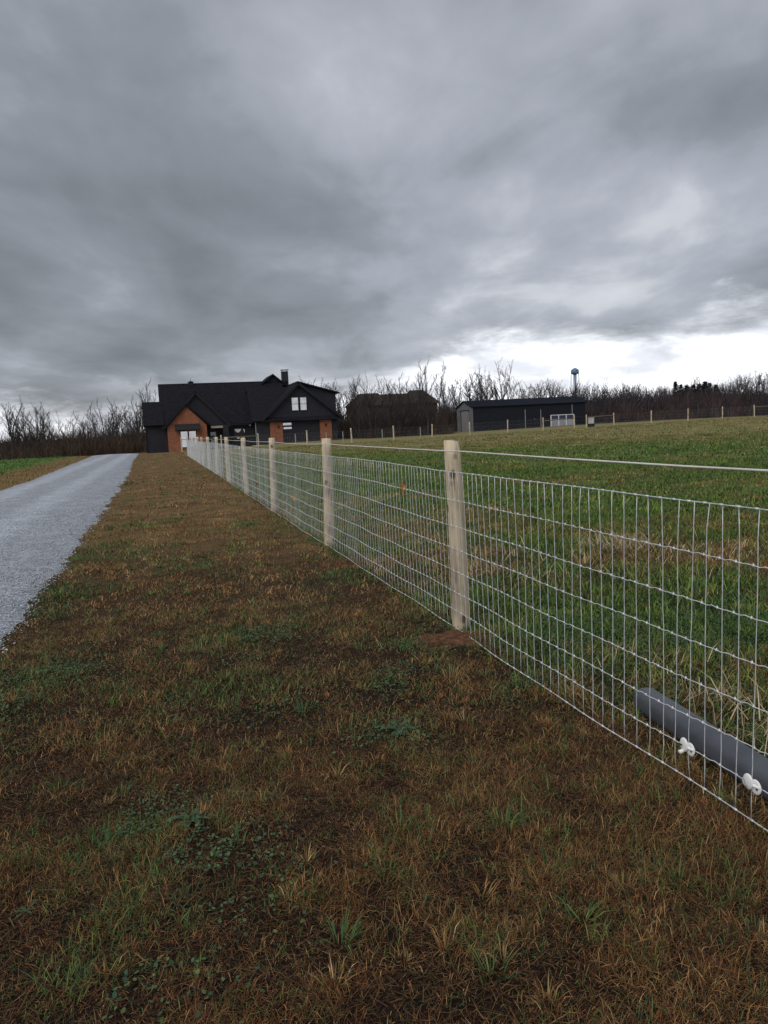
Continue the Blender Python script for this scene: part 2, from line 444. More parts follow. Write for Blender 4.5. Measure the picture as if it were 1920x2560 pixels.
X = np.outer(rad, np.sin(ang)).ravel(); Y = np.outer(rad, np.cos(ang)).ravel()
V = np.column_stack([X, Y, gz(X, Y)])
V = np.vstack([V, [[0, 0, gz1(0, 0)]]])
i, k = np.meshgrid(np.arange(nr - 1), np.arange(na), indexing='ij'); k2 = (k + 1) % na
Q = np.stack([i * na + k, (i + 1) * na + k, (i + 1) * na + k2, i * na + k2], -1).reshape(-1, 4)[:, ::-1]
kk = np.arange(na); T = np.stack([np.full(na, nr * na), kk, (kk + 1) % na], -1)[:, ::-1]
g = put('ground', np_mesh('ground', V, Q, T, ground_mat(), smooth=True)); tag(g, kind='structure')

# ------------------------------------------------------------------ driveway
_dr_y = np.array([-8, 0, 5.6, 8, 11.4, 13.5, 19.6, 30, 53, 68, 80, 96.])
_dr_r = np.array([-1.35, -1.6, -2.90, -3.56, -4.50, -5.09, -6.85, -9.85, -16.9, -21.3, -25.0, -30.])
_dr_l = np.array([-4.9, -5.5, -6.95, -7.7, -8.7, -9.3, -11.0, -14.05, -21.1, -25.8, -29.6, -34.5])
def dr_right(y): return np.interp(y, _dr_y, _dr_r) + .22 * (fbm(np.asarray(y) * 1.3, 0 * np.asarray(y) + 5, 21, 4) - .5) + .10 * (fbm(np.asarray(y) * 6, 0 * np.asarray(y), 5, 2) - .5)
def dr_left(y): return np.interp(y, _dr_y, _dr_l) + .30 * (fbm(np.asarray(y) * .8, 0 * np.asarray(y) + 2, 41, 4) - .5)
def in_drive(x, y): return (x < dr_right(y)) & (x > dr_left(y))
def drive_mat():
    mt, t, b = new_mat('crushed_limestone'); L = t.links.new
    geo = t.nodes.new('ShaderNodeNewGeometry')
    def noi(scale, detail, rough):
        n = t.nodes.new('ShaderNodeTexNoise'); n.inputs['Scale'].default_value = scale; n.inputs['Detail'].default_value = detail; n.inputs['Roughness'].default_value = rough
        L(geo.outputs['Position'], n.inputs['Vector']); return n.outputs['Fac']
    v = t.nodes.new('ShaderNodeTexVoronoi'); v.inputs['Scale'].default_value = 48; L(geo.outputs['Position'], v.inputs['Vector'])
    r = t.nodes.new('ShaderNodeValToRGB'); cr = r.color_ramp
    cr.elements[0].position = .3; cr.elements[0].color = (.275, .298, .338, 1); cr.elements[1].position = .7; cr.elements[1].color = (.41, .44, .49, 1)
    L(noi(2.2, 6, .65), r.inputs[0])
    m1 = t.nodes.new('ShaderNodeMixRGB'); m1.blend_type = 'OVERLAY'; m1.inputs[0].default_value = .6
    hs = t.nodes.new('ShaderNodeRGBToBW'); L(v.outputs['Color'], hs.inputs[0])
    L(r.outputs[0], m1.inputs[1]); L(hs.outputs[0], m1.inputs[2])
    # dark specks of leaf litter
    r2 = t.nodes.new('ShaderNodeValToRGB'); r2.color_ramp.elements[0].position = .68; r2.color_ramp.elements[1].position = .74
    L(noi(7, 4, .6), r2.inputs[0])
    m2 = t.nodes.new('ShaderNodeMixRGB'); L(r2.outputs[0], m2.inputs[0]); L(m1.outputs[0], m2.inputs[1]); m2.inputs[2].default_value = (.20, .19, .19, 1)
    sp = t.nodes.new('ShaderNodeSeparateXYZ'); L(geo.outputs['Position'], sp.inputs[0])
    def ma(op, a, b_):
        n = t.nodes.new('ShaderNodeMath'); n.operation = op
        for i, v_ in enumerate((a, b_)):
            if isinstance(v_, (int, float)): n.inputs[i].default_value = v_
            else: L(v_, n.inputs[i])
        return n.outputs[0]
    sd = ma('ADD', sp.outputs[0], ma('MULTIPLY', sp.outputs[1], SL))
    sd = ma('ADD', sd, ma('MULTIPLY', noi(.35, 2, .5), .6))
    wv = ma('ABSOLUTE', ma('SUBTRACT', ma('ABSOLUTE', ma('SUBTRACT', sd, -3.36), 0.0), .85), 0.0)
    mr = t.nodes.new('ShaderNodeMapRange'); mr.interpolation_type = 'SMOOTHSTEP'; L(wv, mr.inputs[0])
    for i, v_ in enumerate((.15, .55, 1.14, .90)): mr.inputs[i + 1].default_value = v_
    vs_ = t.nodes.new('ShaderNodeVectorMath'); vs_.operation = 'SCALE'; L(m2.outputs[0], vs_.inputs[0]); L(mr.outputs[0], vs_.inputs['Scale'])
    L(vs_.outputs[0], b.inputs['Base Color']); b.inputs['Roughness'].default_value = .9; b.inputs['Specular IOR Level'].default_value = .25
    bp = t.nodes.new('ShaderNodeBump'); bp.inputs['Strength'].default_value = .8; bp.inputs['Distance'].default_value = .015
    L(v.outputs['Distance'], bp.inputs['Height']); L(bp.outputs[0], b.inputs['Normal'])
    return mt
ys = np.concatenate([np.arange(-8, 30, .1), np.arange(30, 96, .4)]); nc = 14
tt = np.linspace(0, 1, nc)
lx, rx = dr_left(ys), dr_right(ys)
GX = lx[:, None] * (1 - tt) + rx[:, None] * tt; GY = np.repeat(ys[:, None], nc, 1)
GZ = gz(GX, GY) * .35 + .65 * gz(np.interp(GY, _dr_y, (_dr_l + _dr_r) / 2), GY) + .03 + .05 * np.sin(np.pi * tt)[None, :]
GZ[:, 0] = gz(GX[:, 0], GY[:, 0]) - .02; GZ[:, -1] = gz(GX[:, -1], GY[:, -1]) - .02
def drive_z(x, y): return gz(x, y) * .35 + .65 * gz(np.interp(y, _dr_y, (_dr_l + _dr_r) / 2), y) + .03 + .05 * np.sin(np.pi * np.clip((x - dr_left(y)) / (dr_right(y) - dr_left(y)), 0, 1))
V = np.column_stack([GX.ravel(), GY.ravel(), GZ.ravel()])
i, k = np.meshgrid(np.arange(len(ys) - 1), np.arange(nc - 1), indexing='ij')
Q = np.stack([i * nc + k, i * nc + k + 1, (i + 1) * nc + k + 1, (i + 1) * nc + k], -1).reshape(-1, 4)
d = put('driveway', np_mesh('driveway', V, Q, NOT, drive_mat(), smooth=True)); tag(d, kind='structure')

def sector(n, r0, r1, half=R(37)):
    """random ground points in the camera's wedge"""
    r = np.sqrt(RNG.uniform(r0 * r0, r1 * r1, n)); a = RNG.uniform(-half, half, n)
    return r * np.sin(a), r * np.cos(a)

# loose gravel on the near driveway
def gravel():
    xs, yl = [], []
    for n, r0, r1 in ((42000, 4.5, 10), (30000, 10, 18)):
        x, y = sector(n, r0, r1); xs.append(x); yl.append(y)
    x = np.concatenate(xs); y = np.concatenate(yl)
    dr = dr_right(y) - x
    keep = (dr > -.015) & (x > dr_left(y)) & (RNG.random(len(x)) < np.clip(.35 + .8 * np.exp(-np.maximum(dr, 0) / .8), 0, 1))
    x, y = x[keep], y[keep]; n = len(x)
    sz = RNG.uniform(.0035, .0085, n) * (1 + .05 * np.hypot(x, y))
    z = np.where(in_drive(x, y), drive_z(x, y), gz(x, y) + .005)
    base = np.array([(1, 0, 0), (0, 1, 0), (-1, 0, 0), (0, -1, 0), (0, 0, 1), (0, 0, -1)], float)
    P = base[None] * RNG.uniform(.55, 1.3, (n, 6, 1)) * sz[:, None, None]
    P[:, :, 2] *= .7
    a = RNG.uniform(0, 6.28, n); ca, sa = np.cos(a)[:, None], np.sin(a)[:, None]
    px = P[:, :, 0] * ca - P[:, :, 1] * sa; py = P[:, :, 0] * sa + P[:, :, 1] * ca
    P = np.stack([px + x[:, None], py + y[:, None], P[:, :, 2] + (z + sz * .3)[:, None]], -1).reshape(-1, 3)
    T = np.array([(0, 1, 4), (1, 2, 4), (2, 3, 4), (3, 0, 4), (1, 0, 5), (2, 1, 5), (3, 2, 5), (0, 3, 5)])
    T = (T[None] + (np.arange(n) * 6)[:, None, None]).reshape(-1, 3)
    tone = np.repeat(np.array([[.40, .425, .47]]) * RNG.uniform(.35, 1.55, (n, 1)), 6, 0)
    o = put('gravel', np_mesh('gravel', P, NOQ, T, M['stone'], tone)); tag(o, kind='stuff')
gravel()

# ------------------------------------------------------------------ grass
PAL = lambda *c: np.array(c, float)
DEAD = 1.12 * PAL((.18, .082, .032), (.27, .138, .056), (.085, .039, .018), (.47, .29, .13), (.040, .021, .012), (.235, .102, .036), (.21, .16, .060), (.12, .10, .040))
GREEN = PAL((.055, .115, .026), (.085, .148, .034), (.046, .102, .042), (.13, .175, .046), (.034, .075, .024))
GOLD = PAL((.33, .22, .080), (.25, .165, .062), (.40, .28, .13), (.19, .13, .052))
def blades(name, x, y, z, az, L, w, t0, curl, tone, mat):
    n = len(x)
    d0 = np.stack([np.sin(t0) * np.cos(az), np.sin(t0) * np.sin(az), np.cos(t0)], -1)
    t1 = t0 + curl
    d1 = np.stack([np.sin(t1) * np.cos(az), np.sin(t1) * np.sin(az), np.cos(t1)], -1)
    tw = RNG.uniform(-.9, .9, n)
    wd = np.stack([-np.sin(az + tw), np.cos(az + tw), 0 * az], -1) * (w / 2)[:, None]
    B = np.stack([x, y, z], -1)
    Mi = B + d0 * (L * .55)[:, None]; Ti = Mi + d1 * (L * .45)[:, None]
    V = np.stack([B - wd, B + wd, Mi - wd * .8, Mi + wd * .8, Ti], 1).reshape(-1, 3)
    o = np.arange(n) * 5
    Q = np.stack([o, o + 1, o + 3, o + 2], -1); T = np.stack([o + 2, o + 3, o + 4], -1)
    ob = put(name, np_mesh(name, V, Q, T, mat, np.repeat(tone, 5, 0)))
    tag(ob, kind='stuff'); return ob
def clumps(ncl, per, r0, r1, spread, half=R(37)):
    cx, cy = sector(ncl, r0, r1, half)
    return np.repeat(cx, per), np.repeat(cy, per), spread, np.repeat(np.arange(ncl), per)
def green_field(x, y):
    """share of green on the mown strip"""
    f = fbm(x * .9 + 3, y * .9, 51, 4); f2 = fbm(x * .35, y * .35 + 9, 61, 3)
    g_ = sst(.53, .66, f * .7 + f2 * .3 + .04 * sst(1.5, 3.4, -side(x, y)) + .05 * sst(.8, 0, -side(x, y)))
    for (gx, gy, gr) in ((.02, 3.79, .22), (-1.0, 2.83, .34), (-.93, 2.2, .30), (-1.0, 4.53, .42), (-3.9, 10.1, .8), (-.75, 2.55, .3), (-1.1, 5.6, .5), (-2.3, 5.0, .4)):
        g_ = np.maximum(g_, np.exp(-((x - gx) ** 2 + (y - gy) ** 2) / gr ** 2))
    return np.clip(g_, 0, 1)
SOIL = (.46, 5.36)
def lawn():
    acc = {k: [] for k in 'x y z az L w t0 c'.split()}; tones = []
    for (r0, r1, ncl, per, spread, wm, lm) in ((1.35, 3.6, 10500, 14, .030, .75, .95), (3.6, 7.0, 15500, 13, .05, 1.0, .95), (7, 15, 16500, 12, .07, 2.3, 1.0), (15, 34, 13500, 10, .13, 5.2, 1.1), (34, 72, 9500, 8, .26, 11.0, 1.25)):
        cx, cy = sector(ncl, r0, r1)
        s = side(cx, cy)
        bare = fbm(cx * 1.5 + 8, cy * 1.5 + 3, 77, 3)
        keep = (s < .12) & (s > -3.9) & (RNG.random(ncl) < sst(.25, .40, bare) * .6 + (.4 if r0 < 6 else .7))
        tuft = fbm(cx * 4.2 + 1, cy * 4.2, 123, 3)
        keep &= RNG.random(ncl) < (.42 if r0 < 3 else .6 if r0 < 6 else .85) + sst(.36, .58, tuft)
        keep &= np.hypot((cx - SOIL[0]) * .9, (cy - SOIL[1]) * .75) > RNG.uniform(.10, .30, ncl)
        dd_ = dr_right(cy) - cx
        keep &= (dd_ < .03) | (RNG.random(ncl) < .5 * np.exp(-np.maximum(dd_, 0) / .12) + .004)
        keep &= (dr_right(cy) - cx < .5)
        cx, cy, tuft = cx[keep], cy[keep], tuft[keep]; n = len(cx)
        gf = green_field(cx, cy)
        isg = RNG.random(n) < gf * (.36 if r0 < 7 else .55) + .10
        caz = RNG.uniform(0, 6.283, n); clen = RNG.uniform(.65, 1.25, n) * (.55 + .95 * sst(.35, .7, tuft)); cten = np.where(isg[:, None], GREEN[RNG.integers(0, len(GREEN), n)], DEAD[RNG.integers(0, len(DEAD), n)])
        edge = np.exp(-np.maximum(cx - dr_right(cy), 0) / .25) * (r0 > 3)
        gold = (~isg) & (RNG.random(n) < edge * .7 + .05 + .15 * sst(14, 40, cy))
        cten = np.where(gold[:, None], GOLD[RNG.integers(0, len(GOLD), n)], cten)
        x = np.repeat(cx, per) + RNG.normal(0, spread, n * per); y = np.repeat(cy, per) + RNG.normal(0, spread, n * per)
        N = n * per; ig = np.repeat(isg, per)
        acc['x'].append(x); acc['y'].append(y); acc['z'].append(gz(x, y) - .004 + RNG.uniform(0, .008, N))
        acc['az'].append(np.repeat(caz, per) + RNG.normal(0, 1.1, N))
        L = np.repeat(clen, per) * np.where(ig, RNG.uniform(.022, .062, N), RNG.uniform(.022, .058, N)) * lm
        L *= np.where(RNG.random(N) < .04, 1.6, 1.0)
        acc['L'].append(L); acc['w'].append(np.where(ig, RNG.uniform(.0025, .0046, N), RNG.uniform(.0014, .0030, N)) * wm)
        acc['t0'].append(np.where(ig, RNG.uniform(.2, 1.1, N), RNG.uniform(.3, 1.45, N))); acc['c'].append(RNG.uniform(.1, 1.4, N))
        trk = np.exp(-((side(x, y) + 1.05) / .22) ** 2) + np.exp(-((side(x, y) + 2.35) / .22) ** 2)
        tn = np.repeat(cten, per, 0) * RNG.uniform(.65, 1.3, (N, 1)) * (1 + .6 * trk * sst(4, 12, y))[:, None]
        j = RNG.random(N) < .3
        tn[j] = np.where(ig[j, None], GREEN[RNG.integers(0, len(GREEN), j.sum())], DEAD[RNG.integers(0, len(DEAD), j.sum())])
        tones.append(tn * (1 - (1 - PAL((.84, .77, .70))) * sst(6, 2.5, y)[:, None] * (~ig)[:, None]))  # dead blades coloured darker towards the camera, lens vignetting put in their tone
    # flat thatch pressed on the soil
    for (n_, r0, r1, wm) in ((60000, 1.35, 4, .9), (60000, 4, 9, 1.5)):
        x, y = sector(n_, r0, r1); s = side(x, y)
        k_ = (s < .3) & ~in_drive(x - .03, y) & (s > -4) & (np.hypot(x - SOIL[0], y - SOIL[1]) > .3)
        x, y = x[k_], y[k_]; n_ = len(x)
        for kk_, v_ in (('x', x), ('y', y), ('z', gz(x, y) + RNG.uniform(.001, .010, n_)), ('az', RNG.uniform(0, 6.283, n_)), ('L', RNG.uniform(.025, .075, n_)), ('w', RNG.uniform(.0014, .003, n_) * wm), ('t0', RNG.uniform(1.2, 1.5, n_)), ('c', RNG.uniform(-.3, .3, n_))): acc[kk_].append(v_)
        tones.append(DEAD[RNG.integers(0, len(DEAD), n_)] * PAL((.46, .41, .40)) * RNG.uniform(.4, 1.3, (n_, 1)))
    # the bigger green tufts and straw-coloured tufts that stand out near the camera
    for (tx, ty, nb, Lx, wx, pal) in ((.40, 2.77, 40, .10, .0042, GREEN), (-.05, 2.49, 34, .09, .004, GREEN), (-.19, 2.17, 44, .10, .0034, GREEN * 1.3), (.24, 2.0, 26, .10, .004, GREEN), (.55, 2.2, 20, .11, .0045, GREEN),
                                      (-1.5, 3.3, 18, .1, .005, GREEN), (-.5, 4.1, 26, .1, .005, GREEN), (-.6, 2.75, 12, .1, .005, GREEN), (.0, 2.78, 18, .11, .0045, GREEN), (.62, 3.0, 14, .1, .004, GREEN), (.9, 2.35, 16, .12, .004, GREEN), (.72, 2.35, 34, .075, .0026, GOLD * .8), (.12, 2.12, 40, .075, .003, DEAD * 1.25), (-.2, 1.98, 46, .075, .003, DEAD * 1.25),
                                      (-2.9, 6.6, 30, .1, .005, GREEN), (-3.3, 7.6, 30, .12, .006, GREEN * 1.3), (-.2, 5.2, 30, .09, .004, GREEN), (.35, 4.5, 26, .1, .004, GOLD), (-1.7, 4.6, 26, .09, .004, GREEN)):
        a = RNG.uniform(0, 6.283, nb); rr = RNG.uniform(0, .05, nb)
        x = tx + rr * np.cos(a); y = ty + rr * np.sin(a)
        for kk_, v_ in (('x', x), ('y', y), ('z', gz(x, y)), ('az', a), ('L', Lx * RNG.uniform(.6, 1.2, nb)), ('w', wx * RNG.uniform(.7, 1.2, nb)), ('t0', RNG.uniform(.2, 1.0, nb)), ('c', RNG.uniform(.2, .9, nb))): acc[kk_].append(v_)
        tones.append(pal[RNG.integers(0, len(pal), nb)] * RNG.uniform(.8, 1.25, (nb, 1)))
    for q in range(420):
        tx, ty = sector(1, 1.4, 10); tx, ty = float(tx[0]), float(ty[0])
        if side(tx, ty) > .05 or float(dr_right(np.array([ty]))[0]) > tx - .05 or math.hypot(tx - SOIL[0], ty - SOIL[1]) < .35: continue
        nb = int(RNG.integers(16, 36)); kind = RNG.random(); near = max(1, math.hypot(tx, ty) / 4)
        pal = DEAD[[0, 1, 5, 6]] * 1.25 if kind < .5 else GOLD if kind < .65 else GREEN * RNG.uniform(.8, 1.2)
        a = RNG.uniform(0, 6.283, nb); rr = RNG.uniform(0, .035, nb); x = tx + rr * np.cos(a); y = ty + rr * np.sin(a); Lx = RNG.uniform(.045, .078)
        for kk_, v_ in (('x', x), ('y', y), ('z', gz(x, y)), ('az', a), ('L', Lx * RNG.uniform(.5, 1.2, nb)), ('w', RNG.uniform(.002, .0042, nb) * near ** .6), ('t0', RNG.uniform(.15, .95, nb)), ('c', RNG.uniform(.1, 1.0, nb))): acc[kk_].append(v_)
        tones.append(pal[RNG.integers(0, len(pal), nb)] * RNG.uniform(.75, 1.25, (nb, 1)))
    A = {k: np.concatenate(v) for k, v in acc.items()}
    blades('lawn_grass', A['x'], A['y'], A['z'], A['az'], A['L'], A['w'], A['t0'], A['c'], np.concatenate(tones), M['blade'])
lawn()

def dead_patch(x, y):
    """brown share of the pasture"""
    s = side(x, y)
    f = fbm(x * .5 + 20, y * .5, 91, 4)
    a = sst(.48, .66, f) * .7
    band = np.exp(-((s - 1.9) / 1.0) ** 2) * sst(5.5, 8, y) * sst(20, 12, y) * sst(.35, .55, fbm(x * 1.2, y * 1.2, 35, 3))
    low = np.exp(-(np.maximum(s - .1, 0) / .4) ** 2) * .3
    for (px_, py_, pr_, pw_) in ((.5, 10.3, .9, .9), (1.3, 12.6, 1.1, .8), (3.5, 7.6, .7, .8), (2.6, 8.3, .5, .6), (-.2, 13.5, .9, .6)):
        a = a + pw_ * np.exp(-((x - px_) ** 2 + (y - py_) ** 2) / pr_ ** 2)
    return np.clip(a * .95 + band * 1.1 + low, 0, 1)
def pasture():
    acc = {k: [] for k in 'x y z az L w t0 c'.split()}; tones = []
    for (r0, r1, ncl, per, spread, wm, lm) in ((2.3, 6, 6500, 15, .05, 1.0, 1.0), (6, 12, 13000, 13, .075, 1.5, 1.1), (12, 26, 15000, 10, .12, 3.0, 1.1), (26, 52, 12000, 8, .22, 6.5, 1.25), (52, 96, 9000, 6, .40, 12.0, 1.35)):
        cx, cy = sector(ncl, r0, r1, R(36))
        s = side(cx, cy); keep = (s > .02) & (cy < 76 + .28 * cx) & (RNG.random(ncl) > .6 * np.exp(-((cx - .6) ** 2 + (cy - 10.6) ** 2) / 1.2))
        cx, cy = cx[keep], cy[keep]; n = len(cx)
        dp = dead_patch(cx, cy)
        tanz = sst(46, 62, cy + 26 * (fbm(cx * .11, cy * .11, 14, 3) - .2))
        isd = RNG.random(n) < dp * .85 + .08
        pal = np.where(isd[:, None], DEAD[RNG.integers(0, len(DEAD), n)] * PAL((1.1, 1.2, 1.2)), GREEN[RNG.integers(0, len(GREEN), n)] * PAL((1.5, 1.35, 1.0)))
        gd = RNG.random(n) < tanz * .5
        pal = np.where(gd[:, None], GOLD[RNG.integers(0, len(GOLD), n)] * .85, pal)
        x = np.repeat(cx, per) + RNG.normal(0, spread, n * per); y = np.repeat(cy, per) + RNG.normal(0, spread, n * per)
        ok = side(x, y) > -.1
        N = n * per; ig = np.repeat(isd, per)
        z = gz(x, y) - .005
        a = RNG.uniform(0, 6.283, n)
        clen = RNG.uniform(.7, 1.3, n) * (1 + .5 * sst(.55, .75, fbm(cx * 2, cy * 2, 71, 3)))
        L = np.repeat(clen, per) * np.where(ig, RNG.uniform(.035, .085, N), RNG.uniform(.04, .095, N)) * lm
        w = np.where(ig, RNG.uniform(.002, .004, N), RNG.uniform(.003, .0062, N)) * wm
        tn = np.repeat(pal, per, 0) * RNG.uniform(.65, 1.3, (N, 1))
        vals = dict(x=x, y=y, z=z, az=np.repeat(a, per) + RNG.normal(0, 1.2, N), L=L, w=w, t0=np.where(ig, RNG.uniform(.3, 1.3, N), RNG.uniform(.15, 1.0, N)), c=RNG.uniform(.1, 1.1, N))
        for k_, v_ in vals.items(): acc[k_].append(v_[ok])
        tones.append(tn[ok])
    A = {k: np.concatenate(v) for k, v in acc.items()}
    blades('pasture_grass', A['x'], A['y'], A['z'], A['az'], A['L'], A['w'], A['t0'], A['c'], np.concatenate(tones), M['blade'])
    # long pale straw lying behind the fence
    xs, yy, aa, LL, ww, tt0, cc, tn = [], [], [], [], [], [], [], []
    for (tx, ty, nb, Lx, sp_) in ((2.65, 8.40, 230, .38, .15), (2.40, 8.50, 110, .30, .18), (2.1, 8.0, 60, .25, .2), (3.3, 7.9, 110, .22, .3), (3.7, 8.1, 90, .2, .3), (1.25, 8.4, 90, .22, .22), (1.0, 7.6, 80, .2, .2), (1.6, 7.1, 50, .2, .2), (1.75, 3.9, 90, .2, .12), (1.8, 3.4, 90, .2, .12), (1.62, 4.6, 50, .16, .12), (.6, 9.8, 60, .2, .2), (.1, 11.5, 70, .22, .25), (2.8, 7.0, 50, .16, .3)):
        xs.append(tx + RNG.normal(0, sp_, nb)); yy.append(ty + RNG.normal(0, sp_, nb)); aa.append(RNG.normal(-.4, 1.1, nb) + math.pi * (RNG.random(nb) < .5)); LL.append(Lx * RNG.uniform(.4, 1.15, nb))
        ww.append(RNG.uniform(.003, .007, nb)); tt0.append(RNG.uniform(.5, 1.2, nb)); cc.append(RNG.uniform(.2, 1.0, nb))
        tn.append(PAL((.42, .32, .19), (.56, .45, .29), (.30, .20, .11))[RNG.integers(0, 3, nb)] * RNG.uniform(.7, 1.15, (nb, 1)))
    x, y = np.concatenate(xs), np.concatenate(yy)
    blades('dry_straw', x, y, gz(x, y) + .025, *[np.concatenate(q) for q in (aa, LL, ww, tt0, cc)], np.concatenate(tn), M['blade'])
pasture()

def verge():
    """the strip and field beyond the driveway"""
    acc = {k: [] for k in 'x y z az L w t0 c'.split()}; tones = []
    for (r0, r1, ncl, per, spread, wm) in ((18, 34, 6000, 9, .14, 4.0), (34, 60, 9000, 7, .26, 8.0), (60, 88, 7000, 6, .4, 12.0)):
        cx, cy = sector(ncl, r0, r1, R(38))
        keep = (cx < dr_left(cy) + .02) & (cx < 0)
        cx, cy = cx[keep], cy[keep]; n = len(cx); s = side(cx, cy)
        gr = RNG.random(n) < sst(-10.0, -11.4, s + 1.2 * (fbm(cx * .4, cy * .4, 5) - .5)) * .85 + .07
        pal = np.where(gr[:, None], GREEN[RNG.integers(0, len(GREEN), n)] * PAL((1.1, 1.2, 1.0)), GOLD[RNG.integers(0, len(GOLD), n)] * .75)
        x = np.repeat(cx, per) + RNG.normal(0, spread, n * per); y = np.repeat(cy, per) + RNG.normal(0, spread, n * per); N = n * per
        vals = dict(x=x, y=y, z=gz(x, y) - .005, az=RNG.uniform(0, 6.28, N), L=RNG.uniform(.05, .12, N) * np.where(np.repeat(gr, per), 1.5, 1.0), w=RNG.uniform(.002, .005, N) * wm, t0=RNG.uniform(.2, 1.2, N), c=RNG.uniform(.1, 1, N))
        for k_, v_ in vals.items(): acc[k_].append(v_)
        tones.append(np.repeat(pal, per, 0) * RNG.uniform(.65, 1.3, (N, 1)))
    A = {k: np.concatenate(v) for k, v in acc.items()}
    blades('verge_grass', A['x'], A['y'], A['z'], A['az'], A['L'], A['w'], A['t0'], A['c'], np.concatenate(tones), M['blade'])
verge()

def clover():
    """small round weed leaves in the greener patches"""
    xs, ys_ = [], []
    for (n, r0, r1) in ((110000, 1.4, 6), (26000, 6, 12)):
        x, y = sector(n, r0, r1); s = side(x, y)
        gf = green_field(x, y) * sst(.44, .54, fbm(x * 3, y * 3, 15, 3)) * .8
        k_ = ((s < .1) & (x > dr_right(y)) & (RNG.random(n) < gf * .9)) | ((s > .3) & (RNG.random(n) < .8 * (1 - dead_patch(x, y))))
        xs.append(x[k_]); ys_.append(y[k_])
    x = np.concatenate(xs); y = np.concatenate(ys_); n = len(x)
    sz = RNG.uniform(.004, .0095, n) * np.where(np.hypot(x, y) > 6, 1.5, 1)
    a = RNG.uniform(0, 6.283, n); tl = RNG.uniform(0, .7, n); h = gz(x, y) + RNG.uniform(.008, .045, n)
    kx = np.arange(6) * np.pi / 3
    lx_, ly_ = np.cos(kx)[None] * sz[:, None], np.sin(kx)[None] * (sz * RNG.uniform(.6, 1, n))[:, None]
    zx = lx_ * np.sin(tl)[:, None]; lx_ = lx_ * np.cos(tl)[:, None]
    P = np.stack([x[:, None] + lx_ * np.cos(a)[:, None] - ly_ * np.sin(a)[:, None], y[:, None] + lx_ * np.sin(a)[:, None] + ly_ * np.cos(a)[:, None], h[:, None] + zx], -1).reshape(-1, 3)
    o = np.arange(n)[:, None] * 6
    Q = np.concatenate([o + np.array([[0, 1, 2, 3]]), o + np.array([[0, 3, 4, 5]])], 0)
    tone = np.repeat(PAL((.045, .095, .040), (.060, .115, .050), (.035, .080, .045), (.085, .125, .045))[RNG.integers(0, 4, n)] * RNG.uniform(.7, 1.3, (n, 1)), 6, 0)
    ob = put('clover', np_mesh('clover', P, Q, NOT, M['blade'], tone)); tag(ob, kind='stuff')
clover()

# bare red soil round the foot of the nearest post
def soil_patch():
    nr_, na_ = 14, 40; vs, fs = [], []
    cx, cy = SOIL
    for i_ in range(nr_ + 1):
        for k_ in range(na_):
            a = 2 * math.pi * k_ / na_; q = i_ / nr_
            rr = q * (.27 + .08 * math.sin(2 * a + .6) + .05 * math.sin(5 * a))
            x = cx + rr * math.cos(a) * 1.15; y = cy + rr * math.sin(a) * 1.1
            z = gz1(x, y) + .042 * (1 - q ** 2) - .012 + .02 * (float(fbm(np.array([x * 14]), np.array([y * 14]), 4, 3)[0]) - .5) * (1 - q * .5)
            vs.append((x, y, z))
    for i_ in range(nr_):
        for k_ in range(na_):
            k2_ = (k_ + 1) % na_
            fs.append((i_ * na_ + k_, (i_ + 1) * na_ + k_, (i_ + 1) * na_ + k2_, i_ * na_ + k2_))
    mb = MB().add(vs, fs)
    o = mb.build('bare_soil', flat('red_soil', (.125, .060, .034), .95, var=.5, scale=24, bump=.9, bscale=70, spec=.1), smooth=True); tag(o, kind='structure')
soil_patch()

# ------------------------------------------------------------------ main fence
FROOT = math.atan2(1, -SL)                            # local x runs along the fence away from the camera, local y towards the lawn
KY = math.hypot(1, SL)
fence = thing('wire_fence', 'long silver woven wire fence on pale wooden posts beside the brown lawn strip', 'fence', (2.09, 0, 0), FROOT)
def fz(l):                                            # ground under the fence at distance l
    y = l / KY; return gz1(2.09 - SL * y, y)
WH = [1.20, .995, .803, .636, .469, .310, .168, .030]
L0, L1, STEP = .95, 57.1 * KY, .0893
NS = int((L1 - L0) / STEP)
fl = [L0 + i * STEP for i in range(NS + 1)]
fzz = np.interp(fl, np.linspace(0, 60, 241), np.convolve([fz(l) for l in np.linspace(0, 60, 241)], np.ones(17) / 17, 'same'))
fzz[0:16] = fzz[16]
for j_ in range(len(fl)):
    if fl[j_] > 57.0: fzz[j_] = fzz[j_ - 1]
post_y = [.45, 5.61, 10.1, 14.9, 19.6, 24.5, 29.2, 33.7, 38.5, 42.6, 47.0, 52.2, 57.0]
post_lean = [-3.0, 1.45, -1.5, -.9, .75, 0, -1.4, 0, .4, -.3, .2, 0, 0]      # degrees, + towards the lawn
def lean_at(l): return R(float(np.interp(l / KY, post_y, post_lean)))
def sagy(l, h): return math.sin(lean_at(l)) * h + .010 * math.sin(l * 1.7 + h * 3) + .006 * math.sin(l * 5.3 + h * 7)
